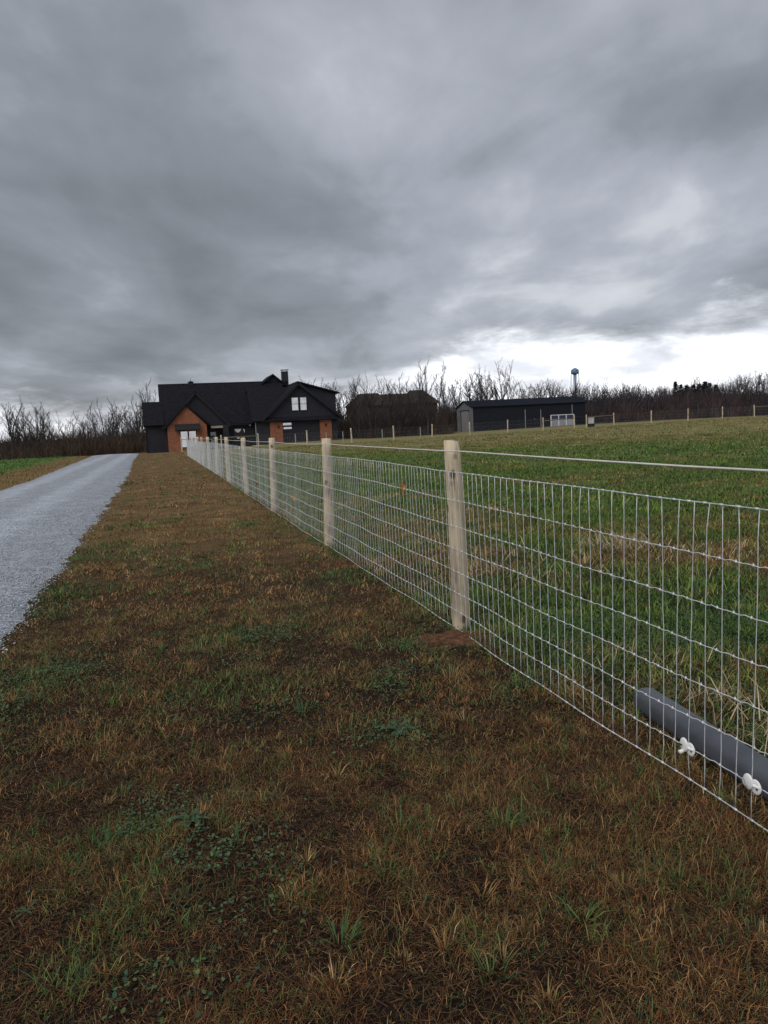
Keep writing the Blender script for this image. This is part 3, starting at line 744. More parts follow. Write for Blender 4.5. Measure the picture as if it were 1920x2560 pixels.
# posts
def make_post_mesh(seed, rbase=.066, H=1.41, depth=.25):
    rs = random.Random(seed); n, rings = 20, 12
    vs, fs = [], []
    ph = [rs.uniform(0, 6.28) for _ in range(4)]
    zs = [-depth, 0, .02] + [H * (i_ + 1) / (rings - 2) for i_ in range(rings - 3)] + [H + .004]
    zs = sorted(zs)
    for i_, z in enumerate(zs):
        tap = rbase * (1.04 - .10 * max(z, 0) / H)
        if i_ == len(zs) - 1: tap *= .95
        for k_ in range(n):
            a = 2 * math.pi * k_ / n
            rr = tap * (1 + .05 * math.sin(2 * a + ph[0]) + .025 * math.sin(3 * a + ph[1] + z * 2) + .012 * math.sin(7 * a + ph[2]))
            vs.append((rr * math.cos(a) + .008 * math.sin(z * 2.3 + ph[3]), rr * math.sin(a) + .006 * math.sin(z * 1.9 + ph[0]), z + (.006 * math.cos(a + ph[1]) if i_ >= len(zs) - 2 else 0)))
    for i_ in range(len(zs) - 1):
        for k_ in range(n):
            k2_ = (k_ + 1) % n; fs.append((i_ * n + k_, i_ * n + k2_, (i_ + 1) * n + k2_, (i_ + 1) * n + k_))
    vs.append((0, 0, zs[-1] + .006)); c_ = len(vs) - 1; b_ = (len(zs) - 1) * n
    for k_ in range(n): fs.append((b_ + k_, b_ + (k_ + 1) % n, c_))
    me = MB().add(vs, fs).mesh('post', M['post'], True)
    return me
post_meshes = [make_post_mesh(40 + q) for q in range(5)]
staple_me = MB().tube([(0, .002, .012), (0, .007, .010), (0, .008, 0), (0, .007, -.010), (0, .002, -.012)], .0022, 5).mesh('staple', M['steel'])
leans = [(a_, -b_) for a_, b_ in zip((0, .3, -.4, .5, -.3, .4, 0, .3, -.3, .2, 0, .2, 0), post_lean)]
fposts = []
for q, (py, (la, lb)) in enumerate(zip(post_y, leans)):
    l = py * KY
    p = put('post', post_meshes[(q * 2 + 3) % 5], fence, (l, -.070, float(np.interp(l, fl, fzz))), (R(lb), R(la), 0))
    p.rotation_euler.z = 0
    fposts.append(p)
    if q in (1, 2, 3):
        for h in WH + [1.35]:
            st = put('staple', staple_me, p, (.0, .066 - .006 * h / 1.4, h))
# horizontal wires with crimps, and the knots they carry
for w_, h in enumerate(WH):
    mb = MB(); pts = []
    for j_ in range(len(fl)):
        l = fl[j_]; z = fzz[j_] + h
        near = l < 22
        pts.append((l, sagy(l, h), z))
        if near and 0 < w_ < 7:
            pts.append((l + STEP * .35, sagy(l + STEP * .35, h), z + .0035 * (1 if (j_ + w_) % 2 else .3)))
            pts.append((l + STEP * .65, sagy(l + STEP * .65, h), z - .0025 * (1 if (j_ + w_) % 2 else .3)))
    mb.tube(pts, .0020 if 0 < w_ < 7 else .0025, 5)
    o = mb.build('horizontal_wire', M['wire'], fence, True)
    kb = MB()
    for j_ in range(len(fl)):
        l = fl[j_]
        if l > 26: break
        z = fzz[j_] + h; y0 = sagy(l, h)
        if w_ in (0, 7):
            kb.tube([(l - .010, y0, z), (l + .010, y0, z)], .0048, 5)
        else:
            r_ = .0078
            kb.add([(l - r_ * 1.1, y0, z), (l + r_ * 1.1, y0, z), (l, y0 - r_ * .8, z), (l, y0 + r_ * .8, z), (l, y0, z - r_ * 1.25), (l, y0, z + r_ * 1.25)],
                   [(0, 3, 5), (3, 1, 5), (1, 2, 5), (2, 0, 5), (3, 0, 4), (1, 3, 4), (2, 1, 4), (0, 2, 4)])
    k_o = kb.build('knots', M['wire'], o, True); k_o['kind'] = 'stuff'
# vertical stay wires: nearest 300 each a part, the rest joined
def stay_pts(l, z0, seed, segs=2):
    rs = random.Random(seed); pts = []
    lean = rs.gauss(0, .006)
    top_kick = rs.gauss(0, .010) if rs.random() < .2 else rs.gauss(0, .004)
    for a_ in range(7):
        ha, hb = WH[a_], WH[a_ + 1]
        for q in range(segs):
            t = q / segs; h = ha + (hb - ha) * t
            off = lean * (h / 1.2 - .5) + (top_kick if a_ == 0 and q == 0 else 0) + (rs.gauss(0, .0015) if q else rs.gauss(0, .0015))
            pts.append((off, .003 * math.sin(3 * h + seed) , h))
    pts.append((0, 0, WH[7])); return pts
stay_me = [MB().tube(stay_pts(0, 0, 900 + q, 2), .00175, 5).mesh('stay_wire', M['wire'], True) for q in range(24)]
N_IND = 300
for j_ in range(len(fl)):
    if j_ < N_IND:
        put('stay_wire', stay_me[(j_ * 7 + j_ // 5) % 24], fence, (fl[j_], sagy(fl[j_], 0), fzz[j_]), (-lean_at(fl[j_]), 0, 0))
fb = MB()
for j_ in range(N_IND, len(fl)):
    pts = stay_pts(0, 0, j_, 1)
    fb.tube([(fl[j_] + p[0], sagy(fl[j_], p[2]), fzz[j_] + p[2]) for p in (pts[0], pts[3], pts[-1])], .0019, 4, False)
o = fb.build('stay_wires', M['wire'], fence); o['kind'] = 'stuff'
# white coated top wire
pts = [(l, .008 + math.sin(lean_at(l)) * 1.35, float(np.interp(l, fl, fzz)) + 1.35 - .012 * math.sin(math.pi * ((l / KY - .45) % 4.7) / 4.7)) for l in np.arange(L0, L1, .45)]
MB().tube(pts, .0046, 7).build('top_wire', M['coated_wire'], fence, True)

# ------------------------------------------------------------------ fence across the back of the pasture
bf = thing('wire_fence', 'far wire fence with wooden posts crossing the back of the green pasture before the barn', 'fence', (0, 77, 0), math.atan(SL))
bpost_u = [-19.2, -15.57, -12.11, -7.39, -2.94, 1.4, 5.49, 9.61, 13.89, 18.02, 21.74, 23.2, 26.6, 31.3, 36.1, 40.72, 45.15, 49.8, 54.4]
cu, su = math.cos(math.atan(SL)), math.sin(math.atan(SL))
def bz(u): return gz1(u * cu, 77 + u * su)
bp_me = [make_post_mesh(80 + q, .062, 1.36) for q in range(3)]
for q, u in enumerate(bpost_u):
    p = put('post', bp_me[q % 3], bf, (u, .07, bz(u)), (0, R(random.gauss(0, 1.2)), 0))
    if u in (-7.39, 1.4, -2.94): p.scale = (1.15, 1.15, 1.05)
for u in (-8.3, -5.2, -3.5, .6, 4.7):                      # thin steel posts standing behind
    zz = bz(u)
    MB().box((u - .02, 1.4, zz - .2), (u + .02, 1.44, zz + 1.15)).box((u - .045, 1.395, zz - .2), (u + .045, 1.4, zz + 1.15)).build('steel_post', M['steel'], bf)
for (ua, ub, h) in ((-15.57, -12.11, 1.15), (18.02, 21.74, 1.05), (23.2, 26.6, 1.12), (45.15, 49.8, 1.2)):
    MB().tube([(ua, .07, bz(ua) + h - .05), (ub, .07, bz(ub) + h)], .045, 8).build('brace_rail', M['weathered_rail'], bf, True)
for h in WH[:1] + WH[2:7:2] + WH[7:]:
    MB().tube([(u, 0, bz(u) + h) for u in np.arange(-19.2, 54.4, 2.3)], .0016, 4).build('horizontal_wire', M['old_wire'], bf)
mb = MB()
for u in np.arange(-19.2, 54.4, .15):
    if 21.9 < u < 23.0: continue
    z0 = bz(u); mb.tube([(u, 0, z0 + .03), (u, 0, z0 + 1.2)], .0022, 3, False)
o = mb.build('stay_wires', M['old_wire'], bf); o['kind'] = 'stuff'

# ------------------------------------------------------------------ small things at the near fence
def cyl_pipe():
    a = Vector((1.315, 3.88, 0)); b_ = Vector((1.75, 1.55, 0)); r_ = .064
    dirv = (b_ - a); Ln = dirv.length; rz = math.atan2(dirv.y, dirv.x)
    root = thing('drain_pipe', 'long grey plastic pipe lying on the grass just behind the near fence', 'pipe', (a.x, a.y, gz1(a.x, a.y) + r_ * .9), rz)
    prof = [(0.0, r_ * .80), (0.0, r_ * .96), (.006, r_), (Ln, r_), (Ln, r_ * .9), (.02, r_ * .80)]
    n = 40; vs, fs = [], []
    for (x, rr) in prof:
        for k_ in range(n):
            an = 2 * math.pi * k_ / n; ca_, sa_ = math.cos(an), math.sin(an); qq = (abs(ca_) ** 2.9 + abs(sa_) ** 2.9) ** (-1 / 2.9); vs.append((x, rr * qq * ca_, rr * qq * sa_))
    for i_ in range(len(prof)):
        i2 = (i_ + 1) % len(prof)
        for k_ in range(n):
            k2_ = (k_ + 1) % n; fs.append((i_ * n + k_, i_ * n + k2_, i2 * n + k2_, i2 * n + k_))
    MB().add(vs, fs).build('pipe_body', M['pipe'], root, True)
    vs = []; 
    MB().add([(.03, r_ * .8 * math.cos(2 * math.pi * k_ / n), r_ * .8 * math.sin(2 * math.pi * k_ / n)) for k_ in range(n)] + [(.034, r_ * .8 * math.cos(2 * math.pi * k_ / n), r_ * .8 * math.sin(2 * math.pi * k_ / n)) for k_ in range(n)],
             [tuple(range(n)), tuple(range(2 * n - 1, n - 1, -1))] + [(k_, (k_ + 1) % n, (k_ + 1) % n + n, k_ + n) for k_ in range(n)]).build('end_plug', M['black_hole'], root)
cyl_pipe()

def disc_mesh(mb, c, r0, t, n=20, ax='y', sx=1.0, sz=1.0, dome=.3):
    """rounded disc facing local +y"""
    x, y, z = c; vs, fs = [], []
    prof = [(r0 * .92, 0), (r0, t * .3), (r0, t * .7), (r0 * .8, t), (r0 * .35, t * (1 + dome))]
    for (rr, yy) in prof:
        for k_ in range(n):
            a = 2 * math.pi * k_ / n; vs.append((x + rr * math.cos(a) * sx, y + yy, z + rr * math.sin(a) * sz))
    vs += [(x, y, z), (x, y + t * (1 + dome * 1.2), z)]
    for i_ in range(len(prof) - 1):
        for k_ in range(n):
            k2_ = (k_ + 1) % n; fs.append((i_ * n + k_, i_ * n + k2_, (i_ + 1) * n + k2_, (i_ + 1) * n + k_))
    e = (len(prof) - 1) * n
    for k_ in range(n):
        k2_ = (k_ + 1) % n; fs.append((k2_, k_, len(vs) - 2)); fs.append((e + k_, e + k2_, len(vs) - 1))
    mb.add(vs, fs)
def insulator(px, py, pz, label, closed):
    root = thing('wire_insulator', label, 'insulator', (px, py, pz), FROOT, 'white plastic insulators clipped on the near fence'); root.scale = (1.35, 1.2, 1.25)
    # seen from the lawn: local +y faces the viewer, local +x runs to the left
    a = MB(); disc_mesh(a, (.008, .004, .004), .021, .008, 22, sx=.85, sz=1.15, dome=.15); a.build('clip_cap', M['plastic'], root, True)
    b_ = MB(); disc_mesh(b_, (-.013, -.003, -.005), .022, .007, 22, sx=.9, sz=1.05, dome=.1); b_.build('back_plate', M['plastic'], root, True)
    c_ = MB(); disc_mesh(c_, (-.022, .0052, -.007), .0034, .002, 10, dome=.05); c_.build('nail_hole', M['black_hole'], root, True)
    if closed:
        MB().tube([(.020, .017, .010), (.012, .021, .0), (.004, .018, -.010)], .003, 6).build('locking_pin', M['grey_panel'], root, True)
    else:
        MB().box((.006, .018, .004), (.018, .022, .008)).build('slot', M['black_hole'], root)
        MB().tube([(.010, .006, -.016), (.010, .026, -.020)], .0065, 8).build('locking_pin', M['plastic'], root, True)
    MB().tube([(.032, 0, .0), (.022, .004, .0), (.0, .006, -.002), (-.03, .0, 0)], .006, 8).build('clip_arm', M['plastic'], root, True)
insulator(1.212, 3.055, .180 + gz1(1.212, 3.055), 'white plastic insulator on the low fence wire, nearer the hidden end of the grey pipe', False)
insulator(1.312, 2.705, .180 + gz1(1.312, 2.705), 'white plastic insulator with a grey pin on the low fence wire, nearest the camera', True)

def leaf(x, y, z, s, mat, label, rot):
    root = thing('dead_leaf', label, 'leaf', (x, y, z), FROOT + rot, 'dead leaves caught in the near fence')
    vs = [(-.1, 0, -1.0), (.25, .18, -.55), (.62, .25, .1), (.28, .1, .45), (.45, .2, .8), (.05, -.05, 1.05), (-.28, .12, .6), (-.6, .3, .35), (-.42, .18, -.3)]
    vs = [(x_ * s, y_ * s, z_ * s) for x_, y_, z_ in vs]
    vs.append((0, -.12 * s, .05 * s)); n = len(vs) - 1
    top = [(n, k_, (k_ + 1) % n) for k_ in range(n)]
    v2 = [(a, b_ - .0012, c) for a, b_, c in vs]; off = len(vs)
    fs = top + [(c + off, b_ + off, a + off) for a, b_, c in top] + [(k_, k_ + off, (k_ + 1) % n + off, (k_ + 1) % n) for k_ in range(n)]
    MB().add(vs + v2, fs).build('leaf_blade', mat, root)
    MB().tube([(-.1 * s, 0, -1.0 * s), (-.2 * s, .1 * s, -1.5 * s)], .0015, 4).build('leaf_stalk', mat, root)
leaf(.192 - .02, 6.60, 1.015, .042, M['leaf_orange'], 'curled orange leaf caught high in the wire between the two nearest posts', 1.25)
leaf(-1.391 - .02, 12.11, .474, .042, M['leaf_pale'], 'pale orange leaf caught in the wire beyond the second post', 1.2)
leaf(-2.704 - .02, 16.67, .412, .042, M['leaf_rust'], 'small rust red leaf caught low in the wire further along the fence', 1.3)

# broad-leaved weeds on the mown strip
def weed(x, y, n, size, label, seed):
    rs = random.Random(seed)
    root = thing('broadleaf_weed', label, 'weed', (x, y, gz1(x, y)), rs.uniform(0, 6.28))
    for k_ in range(n):
        Ln = size * rs.uniform(.65, 1.1); wd = Ln * rs.uniform(.09, .15); up = rs.uniform(.25, .7)
        vs, fs = [], []
        for i_, (q, ww) in enumerate(((0, .15), (.25, .7), (.5, 1), (.75, .8), (1, .1))):
            zz = up * Ln * (q - .75 * q * q) + .008; ww *= wd
            vs += [(q * Ln, -ww, zz + ww * .3), (q * Ln, 0, zz), (q * Ln, ww, zz + ww * .3)]
        for i_ in range(4):
            o_ = i_ * 3; fs += [(o_, o_ + 3, o_ + 4, o_ + 1), (o_ + 1, o_ + 4, o_ + 5, o_ + 2)]
        put('leaf', MB().add(vs, fs).mesh('leaf', M['weed'], True), root, (0, 0, 0), (0, 0, 6.283 * k_ / n + rs.uniform(-.25, .25)))
weed(.02, 3.79, 17, .12, 'grey green broad leaved weed rosette on the brown lawn left of the fence middle', 4)
weed(-.84, 2.96, 13, .09, 'dark green broad leaved weed in the leafy patch at lower left of lawn', 6)
weed(-1.25, 2.40, 6, .05, 'pale upright leafy weed standing in the brown grass at the lower left edge', 8)
weed(1.95, 5.0, 12, .14, 'leafy green weed behind the fence near the right photo edge', 12)

# ------------------------------------------------------------------ the house
hroot = thing('house', 'black house with brick gable and brick garage piers at the end of the driveway', 'house', (-10, 100, 0), math.atan(SL))
S, RF, TR, BK = M['siding'], M['roofing'], M['trim'], M['brick']
def window(u0, u1, z0, z1, v, sashes=2, parent=hroot, tilt=1.3, lower_curtain=False):
    fw = .06
    fr = MB()
    fr.box((u0 - fw, v - .06, z0 - fw), (u0, v + .02, z1 + fw)).box((u1, v - .06, z0 - fw), (u1 + fw, v + .02, z1 + fw))
    fr.box((u0, v - .06, z1), (u1, v + .02, z1 + fw)).box((u0, v - .06, z0 - fw), (u1, v + .02, z0))
    f_ = fr.build('window', TR, parent)
    for q in range(sashes):
        a = z0 + (z1 - z0) * q / sashes; b_ = z0 + (z1 - z0) * (q + 1) / sashes
        dy = -math.tan(R(tilt)) * (b_ - a)
        MB().add([(u0, v - .02 - .02 * q + dy, a + .02), (u1, v - .02 - .02 * q + dy, a + .02), (u1, v - .02 - .02 * q, b_ - .02), (u0, v - .02 - .02 * q, b_ - .02)] +
                 [(u0, v + .01 + dy, a + .02), (u1, v + .01 + dy, a + .02), (u1, v + .01, b_ - .02), (u0, v + .01, b_ - .02)],
                 [(0, 1, 2, 3), (7, 6, 5, 4), (0, 4, 5, 1), (1, 5, 6, 2), (2, 6, 7, 3), (3, 7, 4, 0)]).build('pane', M['glass'], f_)
    if sashes == 2:
        zm = (z0 + z1) / 2
        MB().box((u0, v - .055, zm - .035), (u1, v - .005, zm + .035)).build('meeting_rail', TR, f_)
    return f_
# garage block
MB().box((-5.85, 0, -.8), (-4.19, .2, 3.0)).build('garage_side_wall', S, hroot)
MB().box((3.84, 0.02, -.8), (4.6, .2, 3.0)).build('garage_side_wall', S, hroot)
MB().box((-4.19, -.12, -.8), (-2.58, .2, 2.66)).build('brick_pier', BK, hroot)
MB().box((2.28, -.12, -.8), (3.84, .2, 2.66)).build('brick_pier', BK, hroot)
MB().box((-2.58, -.03, 2.56), (2.28, .2, 3.0)).build('door_header', TR, hroot)
MB().box((4.4, .2, -.8), (4.6, 10, 6.0)).box((-5.85, 9.8, -.8), (4.4, 10, 6.0)).box((-5.85, .2, -.8), (-5.65, 9.8, 3.0)).build('garage_wall', S, hroot)
gd = MB().box((-2.58, .10, -.5), (2.28, .16, 2.56)).build('garage_door', TR, hroot)
for q in range(4):
    MB().box((-2.56, .05, -.15 + q * .675), (2.26, .10, -.15 + q * .675 + .66)).build('door_panel', S, gd)
for (a, b_, c, d_) in ((-2.5, -1.42, 2.18, 2.48), (-2.45, -1.4, 1.70, 1.95)):
    MB().add([(a, .024, c), (b_, .024, c), (b_, .034, d_), (a, .034, d_), (a, .05, c), (b_, .05, c), (b_, .05, d_), (a, .05, d_)],
             [(0, 1, 2, 3), (7, 6, 5, 4), (0, 4, 5, 1), (1, 5, 6, 2), (2, 6, 7, 3), (3, 7, 4, 0)]).build('door_window', M['glass'], gd)
MB().prism([(-5.0, 3.0), (5.15, 3.0), (-.32, 7.45)], .0, .2).build('gable_wall', S, hroot)
MB().slab([(-5.25, -.5, 3.06), (-.32, -.5, 7.64), (-.32, 10, 7.64), (-5.25, 10, 3.06)], .2).slab([(-.32, -.5, 7.64), (5.4, -.5, 3.0), (5.4, 10, 3.0), (-.32, 10, 7.64)], .2).build('garage_roof', RF, hroot)
MB().slab([(-5.3, -.55, 2.72), (5.45, -.55, 2.72), (5.2, .0, 3.2), (-5.0, .0, 3.2)], .1).build('pent_roof', RF, hroot)
MB().slab([(-5.35, -.54, 2.98), (-.32, -.54, 7.66), (-.32, -.5, 7.66), (-5.35, -.5, 2.98)], .32).slab([(-.32, -.54, 7.66), (5.5, -.54, 2.93), (5.5, -.5, 2.93), (-.32, -.5, 7.66)], .32).build('rake_board', TR, hroot)
MB().prism([(-.3, 7.55), (4.6, 6.05), (4.6, 3.55)], .06, .22).build('dormer_cheek', S, hroot)
MB().slab([(-.35, -.45, 7.72), (5.1, -.35, 6.14), (5.1, 9.5, 6.14), (-.35, 9.5, 7.72)], .16).build('dormer_roof', RF, hroot)
window(-1.20, -.40, 4.02, 5.66, -.02); window(-.11, .68, 4.02, 5.66, -.02)
for u in (-3.1, 3.05):
    sc_ = MB().box((u - .08, -.26, 1.85), (u + .08, -.12, 2.2)).box((u - .05, -.30, 1.95), (u + .05, -.26, 2.12)).build('wall_lamp', TR, hroot)
# garage wing roof and main roof
MB().slab([(-6.4, -.5, 2.86), (-.35, -.5, 2.86), (-.35, 5, 7.33), (-6.3, 5, 7.33)], .2).slab([(-6.3, 5, 7.33), (-.35, 5, 7.33), (-.35, 10.5, 2.86), (-6.4, 10.5, 2.86)], .2).build('wing_roof', RF, hroot)
MB().prism_x([(.1, 2.7), (5, 6.9), (9.9, 2.7)], -6.15, -5.9).build('gable_wall', S, hroot)
MB().slab([(-17.5, 2, 2.66), (-6.2, 2, 2.66), (-.5, 7, 8.3), (-17.5, 7, 8.3)], .22).slab([(-17.5, 7, 8.3), (-.5, 7, 8.3), (-.5, 12, 2.66), (-17.5, 12, 2.66)], .22).build('main_roof', RF, hroot)
MB().prism_x([(2.5, -.9), (2.5, 2.9), (7, 8.0), (11.5, 2.9), (11.5, -.9)], -17.1, -16.9).build('end_wall', S, hroot)
MB().box((-16.9, 2.5, -.9), (-5.9, 2.7, 2.9)).build('front_wall', S, hroot)
MB().box((-17.5, 1.93, 2.50), (-6.2, 2.0, 2.62)).build('gutter', TR, hroot)
# lower left wing
MB().box((-19.45, 2.5, -1.2), (-17.1, 2.7, 3.0)).box((-19.45, 2.7, -1.2), (-19.25, 7.5, 3.0)).build('left_wing_wall', S, hroot)
MB().slab([(-19.65, 2, 2.92), (-17.1, 2, 2.92), (-17.1, 5, 5.95), (-19.65, 5, 5.95)], .2).slab([(-19.65, 5, 5.95), (-17.1, 5, 5.95), (-17.1, 8, 2.92), (-19.65, 8, 2.92)], .2).build('left_wing_roof', RF, hroot)
MB().tube([(-19.4, 2.4, -1), (-19.4, 2.4, 2.85)], .05, 6).build('downspout', TR, hroot)
# front gables
MB().prism([(-17.0, 2.6), (-9.2, 2.6), (-13.13, 6.7)], 1.3, 1.45).build('gable_wall', S, hroot)
MB().slab([(-17.3, 1, 2.56), (-13.13, 1, 6.95), (-13.13, 6.2, 6.95), (-17.3, 6.2, 2.56)], .2).slab([(-13.13, 1, 6.95), (-8.98, 1, 2.6), (-8.98, 6.2, 2.6), (-13.13, 6.2, 6.95)], .2).build('front_gable_roof', RF, hroot)
MB().slab([(-17.35, .95, 2.5), (-13.13, .95, 6.98), (-13.13, 1, 6.98), (-17.35, 1, 2.5)], .3).slab([(-13.13, .95, 6.98), (-8.9, .95, 2.52), (-8.9, 1, 2.52), (-13.13, 1, 6.98)], .3).build('rake_board', TR, hroot)
MB().prism([(-16.8, -.9), (-12.1, -.9), (-12.1, 2.72), (-14.4, 5.05), (-16.8, 2.55)], -.7, -.5).box((-12.3, -.5, -.9), (-12.1, 2.5, 2.65)).box((-16.8, -.5, -.9), (-16.6, 2.5, 2.55)).build('brick_gable_wall', BK, hroot)
MB().slab([(-17.15, -1, 2.56), (-14.38, -1, 5.34), (-14.38, 1.6, 5.34), (-17.15, 1.6, 2.56)], .18).slab([(-14.38, -1, 5.34), (-11.5, -1, 2.58), (-11.5, 1.6, 2.58), (-14.38, 1.6, 5.34)], .18).build('brick_gable_roof', RF, hroot)
MB().slab([(-15.95, -1.45, 2.18), (-12.92, -1.45, 2.18), (-12.92, -.7, 2.9), (-15.95, -.7, 2.9)], .08).prism_x([(-1.45, 2.1), (-.7, 2.1), (-.7, 2.85)], -15.9, -15.84).prism_x([(-1.45, 2.1), (-.7, 2.1), (-.7, 2.85)], -13.0, -12.94).build('awning', TR, hroot)
window(-15.28, -14.47, .05, 2.0, -.73, 2); window(-14.28, -13.47, .05, 2.0, -.73, 2)
# porch
col_ = MB().box((-10.0, .95, -.9), (-9.32, 1.6, 2.6)).build('porch_column', S, hroot)
MB().box((-11.5, 1.0, 2.24), (-10.0, 1.2, 2.52)).build('porch_beam', M['wood_beam'], hroot)
MB().box((-12.1, .3, -.7), (-9.0, 2.5, -.42)).build('porch_floor', M['concrete'], hroot)
dr = MB().box((-11.85, 2.40, -.42), (-10.35, 2.5, 2.25)).build('front_door', TR, hroot)
MB().box((-11.5, 2.36, -.2), (-10.85, 2.40, 1.76)).build('door_glass', M['pane_white'], dr)
wr = MB(); wr.tube([(-11.17 + .21 * math.cos(a), 2.30, 1.05 + .21 * math.sin(a)) for a in np.linspace(0, 2 * math.pi, 25)], .085, 8, False); wr.build('wreath', M['needle'], dr, True)
w2 = window(-8.55, -7.10, .25, 2.05, 2.45, 1, tilt=0)
w2.children[0].data.materials[0] = M['dark_glass']
for (ua, ub, za, zb, nm) in ((-8.45, -7.6, 1.55, 2.0, 0), (-8.3, -7.75, .75, 1.05, 0), (-7.35, -7.15, 1.5, 2.0, 1), (-7.35, -7.15, .35, .9, 1)):
    n = 10; vs = []
    if nm == 0: poly = [(ua + (ub - ua) * q / n, zb) for q in range(n + 1)] + [(ub - (ub - ua) * q / n, zb - (zb - za) * math.sin(math.pi * q / n) ** .6) for q in range(1, n)]
    else: poly = [(ua, zb), (ub, zb - .1), (ub, za), (ua + .12, za + .1)]
    MB().prism(poly, 2.36, 2.38).build('pane_white', M['pane_white'], w2)  # white swag shapes standing in for reflections in the glass
MB().box((-6.55, 2.2, 2.35), (-6.35, 2.4, 2.62)).build('porch_lamp', M['white_paint'], hroot)
MB().tube([(-6.0, -.08, -.6), (-6.0, -.08, 2.7)], .05, 6).build('downspout', M['grey_panel'], hroot)
# rear cross gable, chimney, cupola
MB().prism([(-4.4, 7.5), (-.6, 7.5), (-2.43, 9.05)], 6.9, 7.05).build('gable_wall', S, hroot)
MB().slab([(-4.7, 6.5, 7.4), (-2.43, 6.5, 9.22), (-2.43, 13, 9.22), (-4.7, 13, 7.4)], .16).slab([(-2.43, 6.5, 9.22), (-.4, 6.5, 7.5), (-.4, 13, 7.5), (-2.43, 13, 9.22)], .16).build('rear_gable_roof', RF, hroot)
ch = MB().box((-1.1, 7, 5.5), (-.28, 8, 9.55)).build('chimney', S, hroot)
cb = MB()
for (a, b_) in ((-1.06, 7.04), (-.36, 7.04), (-1.06, 7.92), (-.36, 7.92)): cb.box((a, b_, 9.55), (a + .05, b_ + .05, 9.74))
cb.box((-1.2, 6.9, 9.74), (-.18, 8.1, 9.80)).build('chimney_cap', M['steel'], ch)
cp = MB().box((-13.62, 6.7, 8.0), (-12.98, 7.3, 8.42)).build('cupola', S, hroot)
MB().add([(-13.72, 6.6, 8.42), (-12.88, 6.6, 8.42), (-12.88, 7.4, 8.42), (-13.72, 7.4, 8.42), (-13.3, 7, 8.62)], [(3, 2, 1, 0), (0, 1, 4), (1, 2, 4), (2, 3, 4), (3, 0, 4)]).build('cupola_roof', RF, cp)
MB().tube([(-13.3, 7, 8.6), (-13.3, 7, 9.0)], .02, 5).build('finial', TR, cp)
# concrete in front of the garage
MB().box((-6.6, -6.5, -.9), (6.6, -.13, -.17)).build('concrete_apron', M['concrete'])
ap = bpy.data.objects['concrete_apron']; ap.location = (-10, 100, 0); ap.rotation_euler = (0, 0, math.atan(SL)); tag(ap, kind='structure')

# ------------------------------------------------------------------ the barn
BZ = .05
barn = thing('barn', 'long low charcoal metal barn with a gable end coloured sky-lit grey behind the back fence', 'barn', (12.4, 104, BZ), math.atan(SL))
MB().box((.15, 0, -1), (17.2, .1, 3.52)).box((.3, 5.4, -1), (17.2, 5.5, 3.3)).box((17.1, .1, -1), (17.2, 5.4, 3.4)).build('wall', M['barn_wall'], barn)
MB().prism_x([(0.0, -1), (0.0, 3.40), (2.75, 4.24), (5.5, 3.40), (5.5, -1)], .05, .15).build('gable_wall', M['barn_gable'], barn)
MB().slab([(-.12, -.22, 3.42), (17.45, -.22, 3.50), (17.45, 2.75, 4.42), (-.12, 2.75, 4.34)], .09).slab([(-.12, 2.75, 4.34), (17.45, 2.75, 4.42), (17.45, 5.75, 3.44), (-.12, 5.75, 3.38)], .09).build('roof', M['barn_roof'], barn)
rb = MB()
for u in np.arange(.1, 17.4, .45): rb.slab([(u, -.22, 3.46), (u + .05, -.22, 3.46), (u + .05, 2.75, 4.39), (u, 2.75, 4.39)], .06)
o = rb.build('roof_ribs', M['barn_roof'], barn); o['kind'] = 'stuff'
dgb = MB().box((-.02, 1.3, -.3), (.05, 3.7, 2.95)).build('sliding_door', M['barn_door'], barn)
for q in range(4): MB().box((-.05, 1.33 + q * .6, -.2), (-.02, 1.86 + q * .6, 2.9)).build('plank', M['barn_door'], dgb)
MB().box((.02, 3.72, -.3), (.051, 4.1, 2.95)).build('door_opening', M['dark_gap'], barn)
MB().box((-.06, 1.1, 2.95), (.05, 4.3, 3.06)).build('door_track', M['barn_wall'], barn)
for u, za, zb in ((7.86, .1, 2.78), (10.22, .1, 2.70), (15.08, 1.7, 3.2)): MB().box((u - .04, -.05, za), (u + .04, 0, zb)).build('trim_strip', M['grey_panel'], barn)
dw = MB().box((7.92, -.04, .0), (10.16, 0, 2.74)).build('side_door', M['barn_wall'], barn)
MB().box((9.2, -.08, 1.4), (9.28, -.04, 1.5)).build('handle', M['steel'], dw)
sd = MB()
for u in (11.72, 12.9, 14.08, 15.26): sd.box((u - .055, -.16, -.02), (u + .055, -.08, 1.86))
sd.box((11.72, -.15, 1.80), (15.26, -.09, 1.88)).box((11.72, -.15, -.04), (15.26, -.09, .05))
sf = sd.build('stall_gate', M['white_paint'], barn)
for a, b_ in ((11.78, 12.84), (12.96, 14.02), (14.14, 15.2)):
    MB().box((a, -.12, .05), (b_, -.09, 1.30)).build('lower_panel', M['grey_panel'], sf)
    MB().box((a, -.12, 1.36), (b_, -.09, 1.80)).build('upper_panel', M['navy_panel'], sf)
ub = thing('utility_box', 'small pale grey box on the grass beside the right end of the barn', 'box', (24.2 * cu + 0, 77 + 24.2 * su + 1.5, bz(24.2)))
MB().box((-.32, -.25, 0), (.32, .25, .35)).build('base', M['dark_gap'], ub)
MB().box((-.30, -.23, .35), (.26, .23, 1.0)).build('cabinet', M['utility'], ub)
MB().box((-.34, -.27, 1.0), (.30, .27, 1.05)).build('lid', M['utility'], ub)

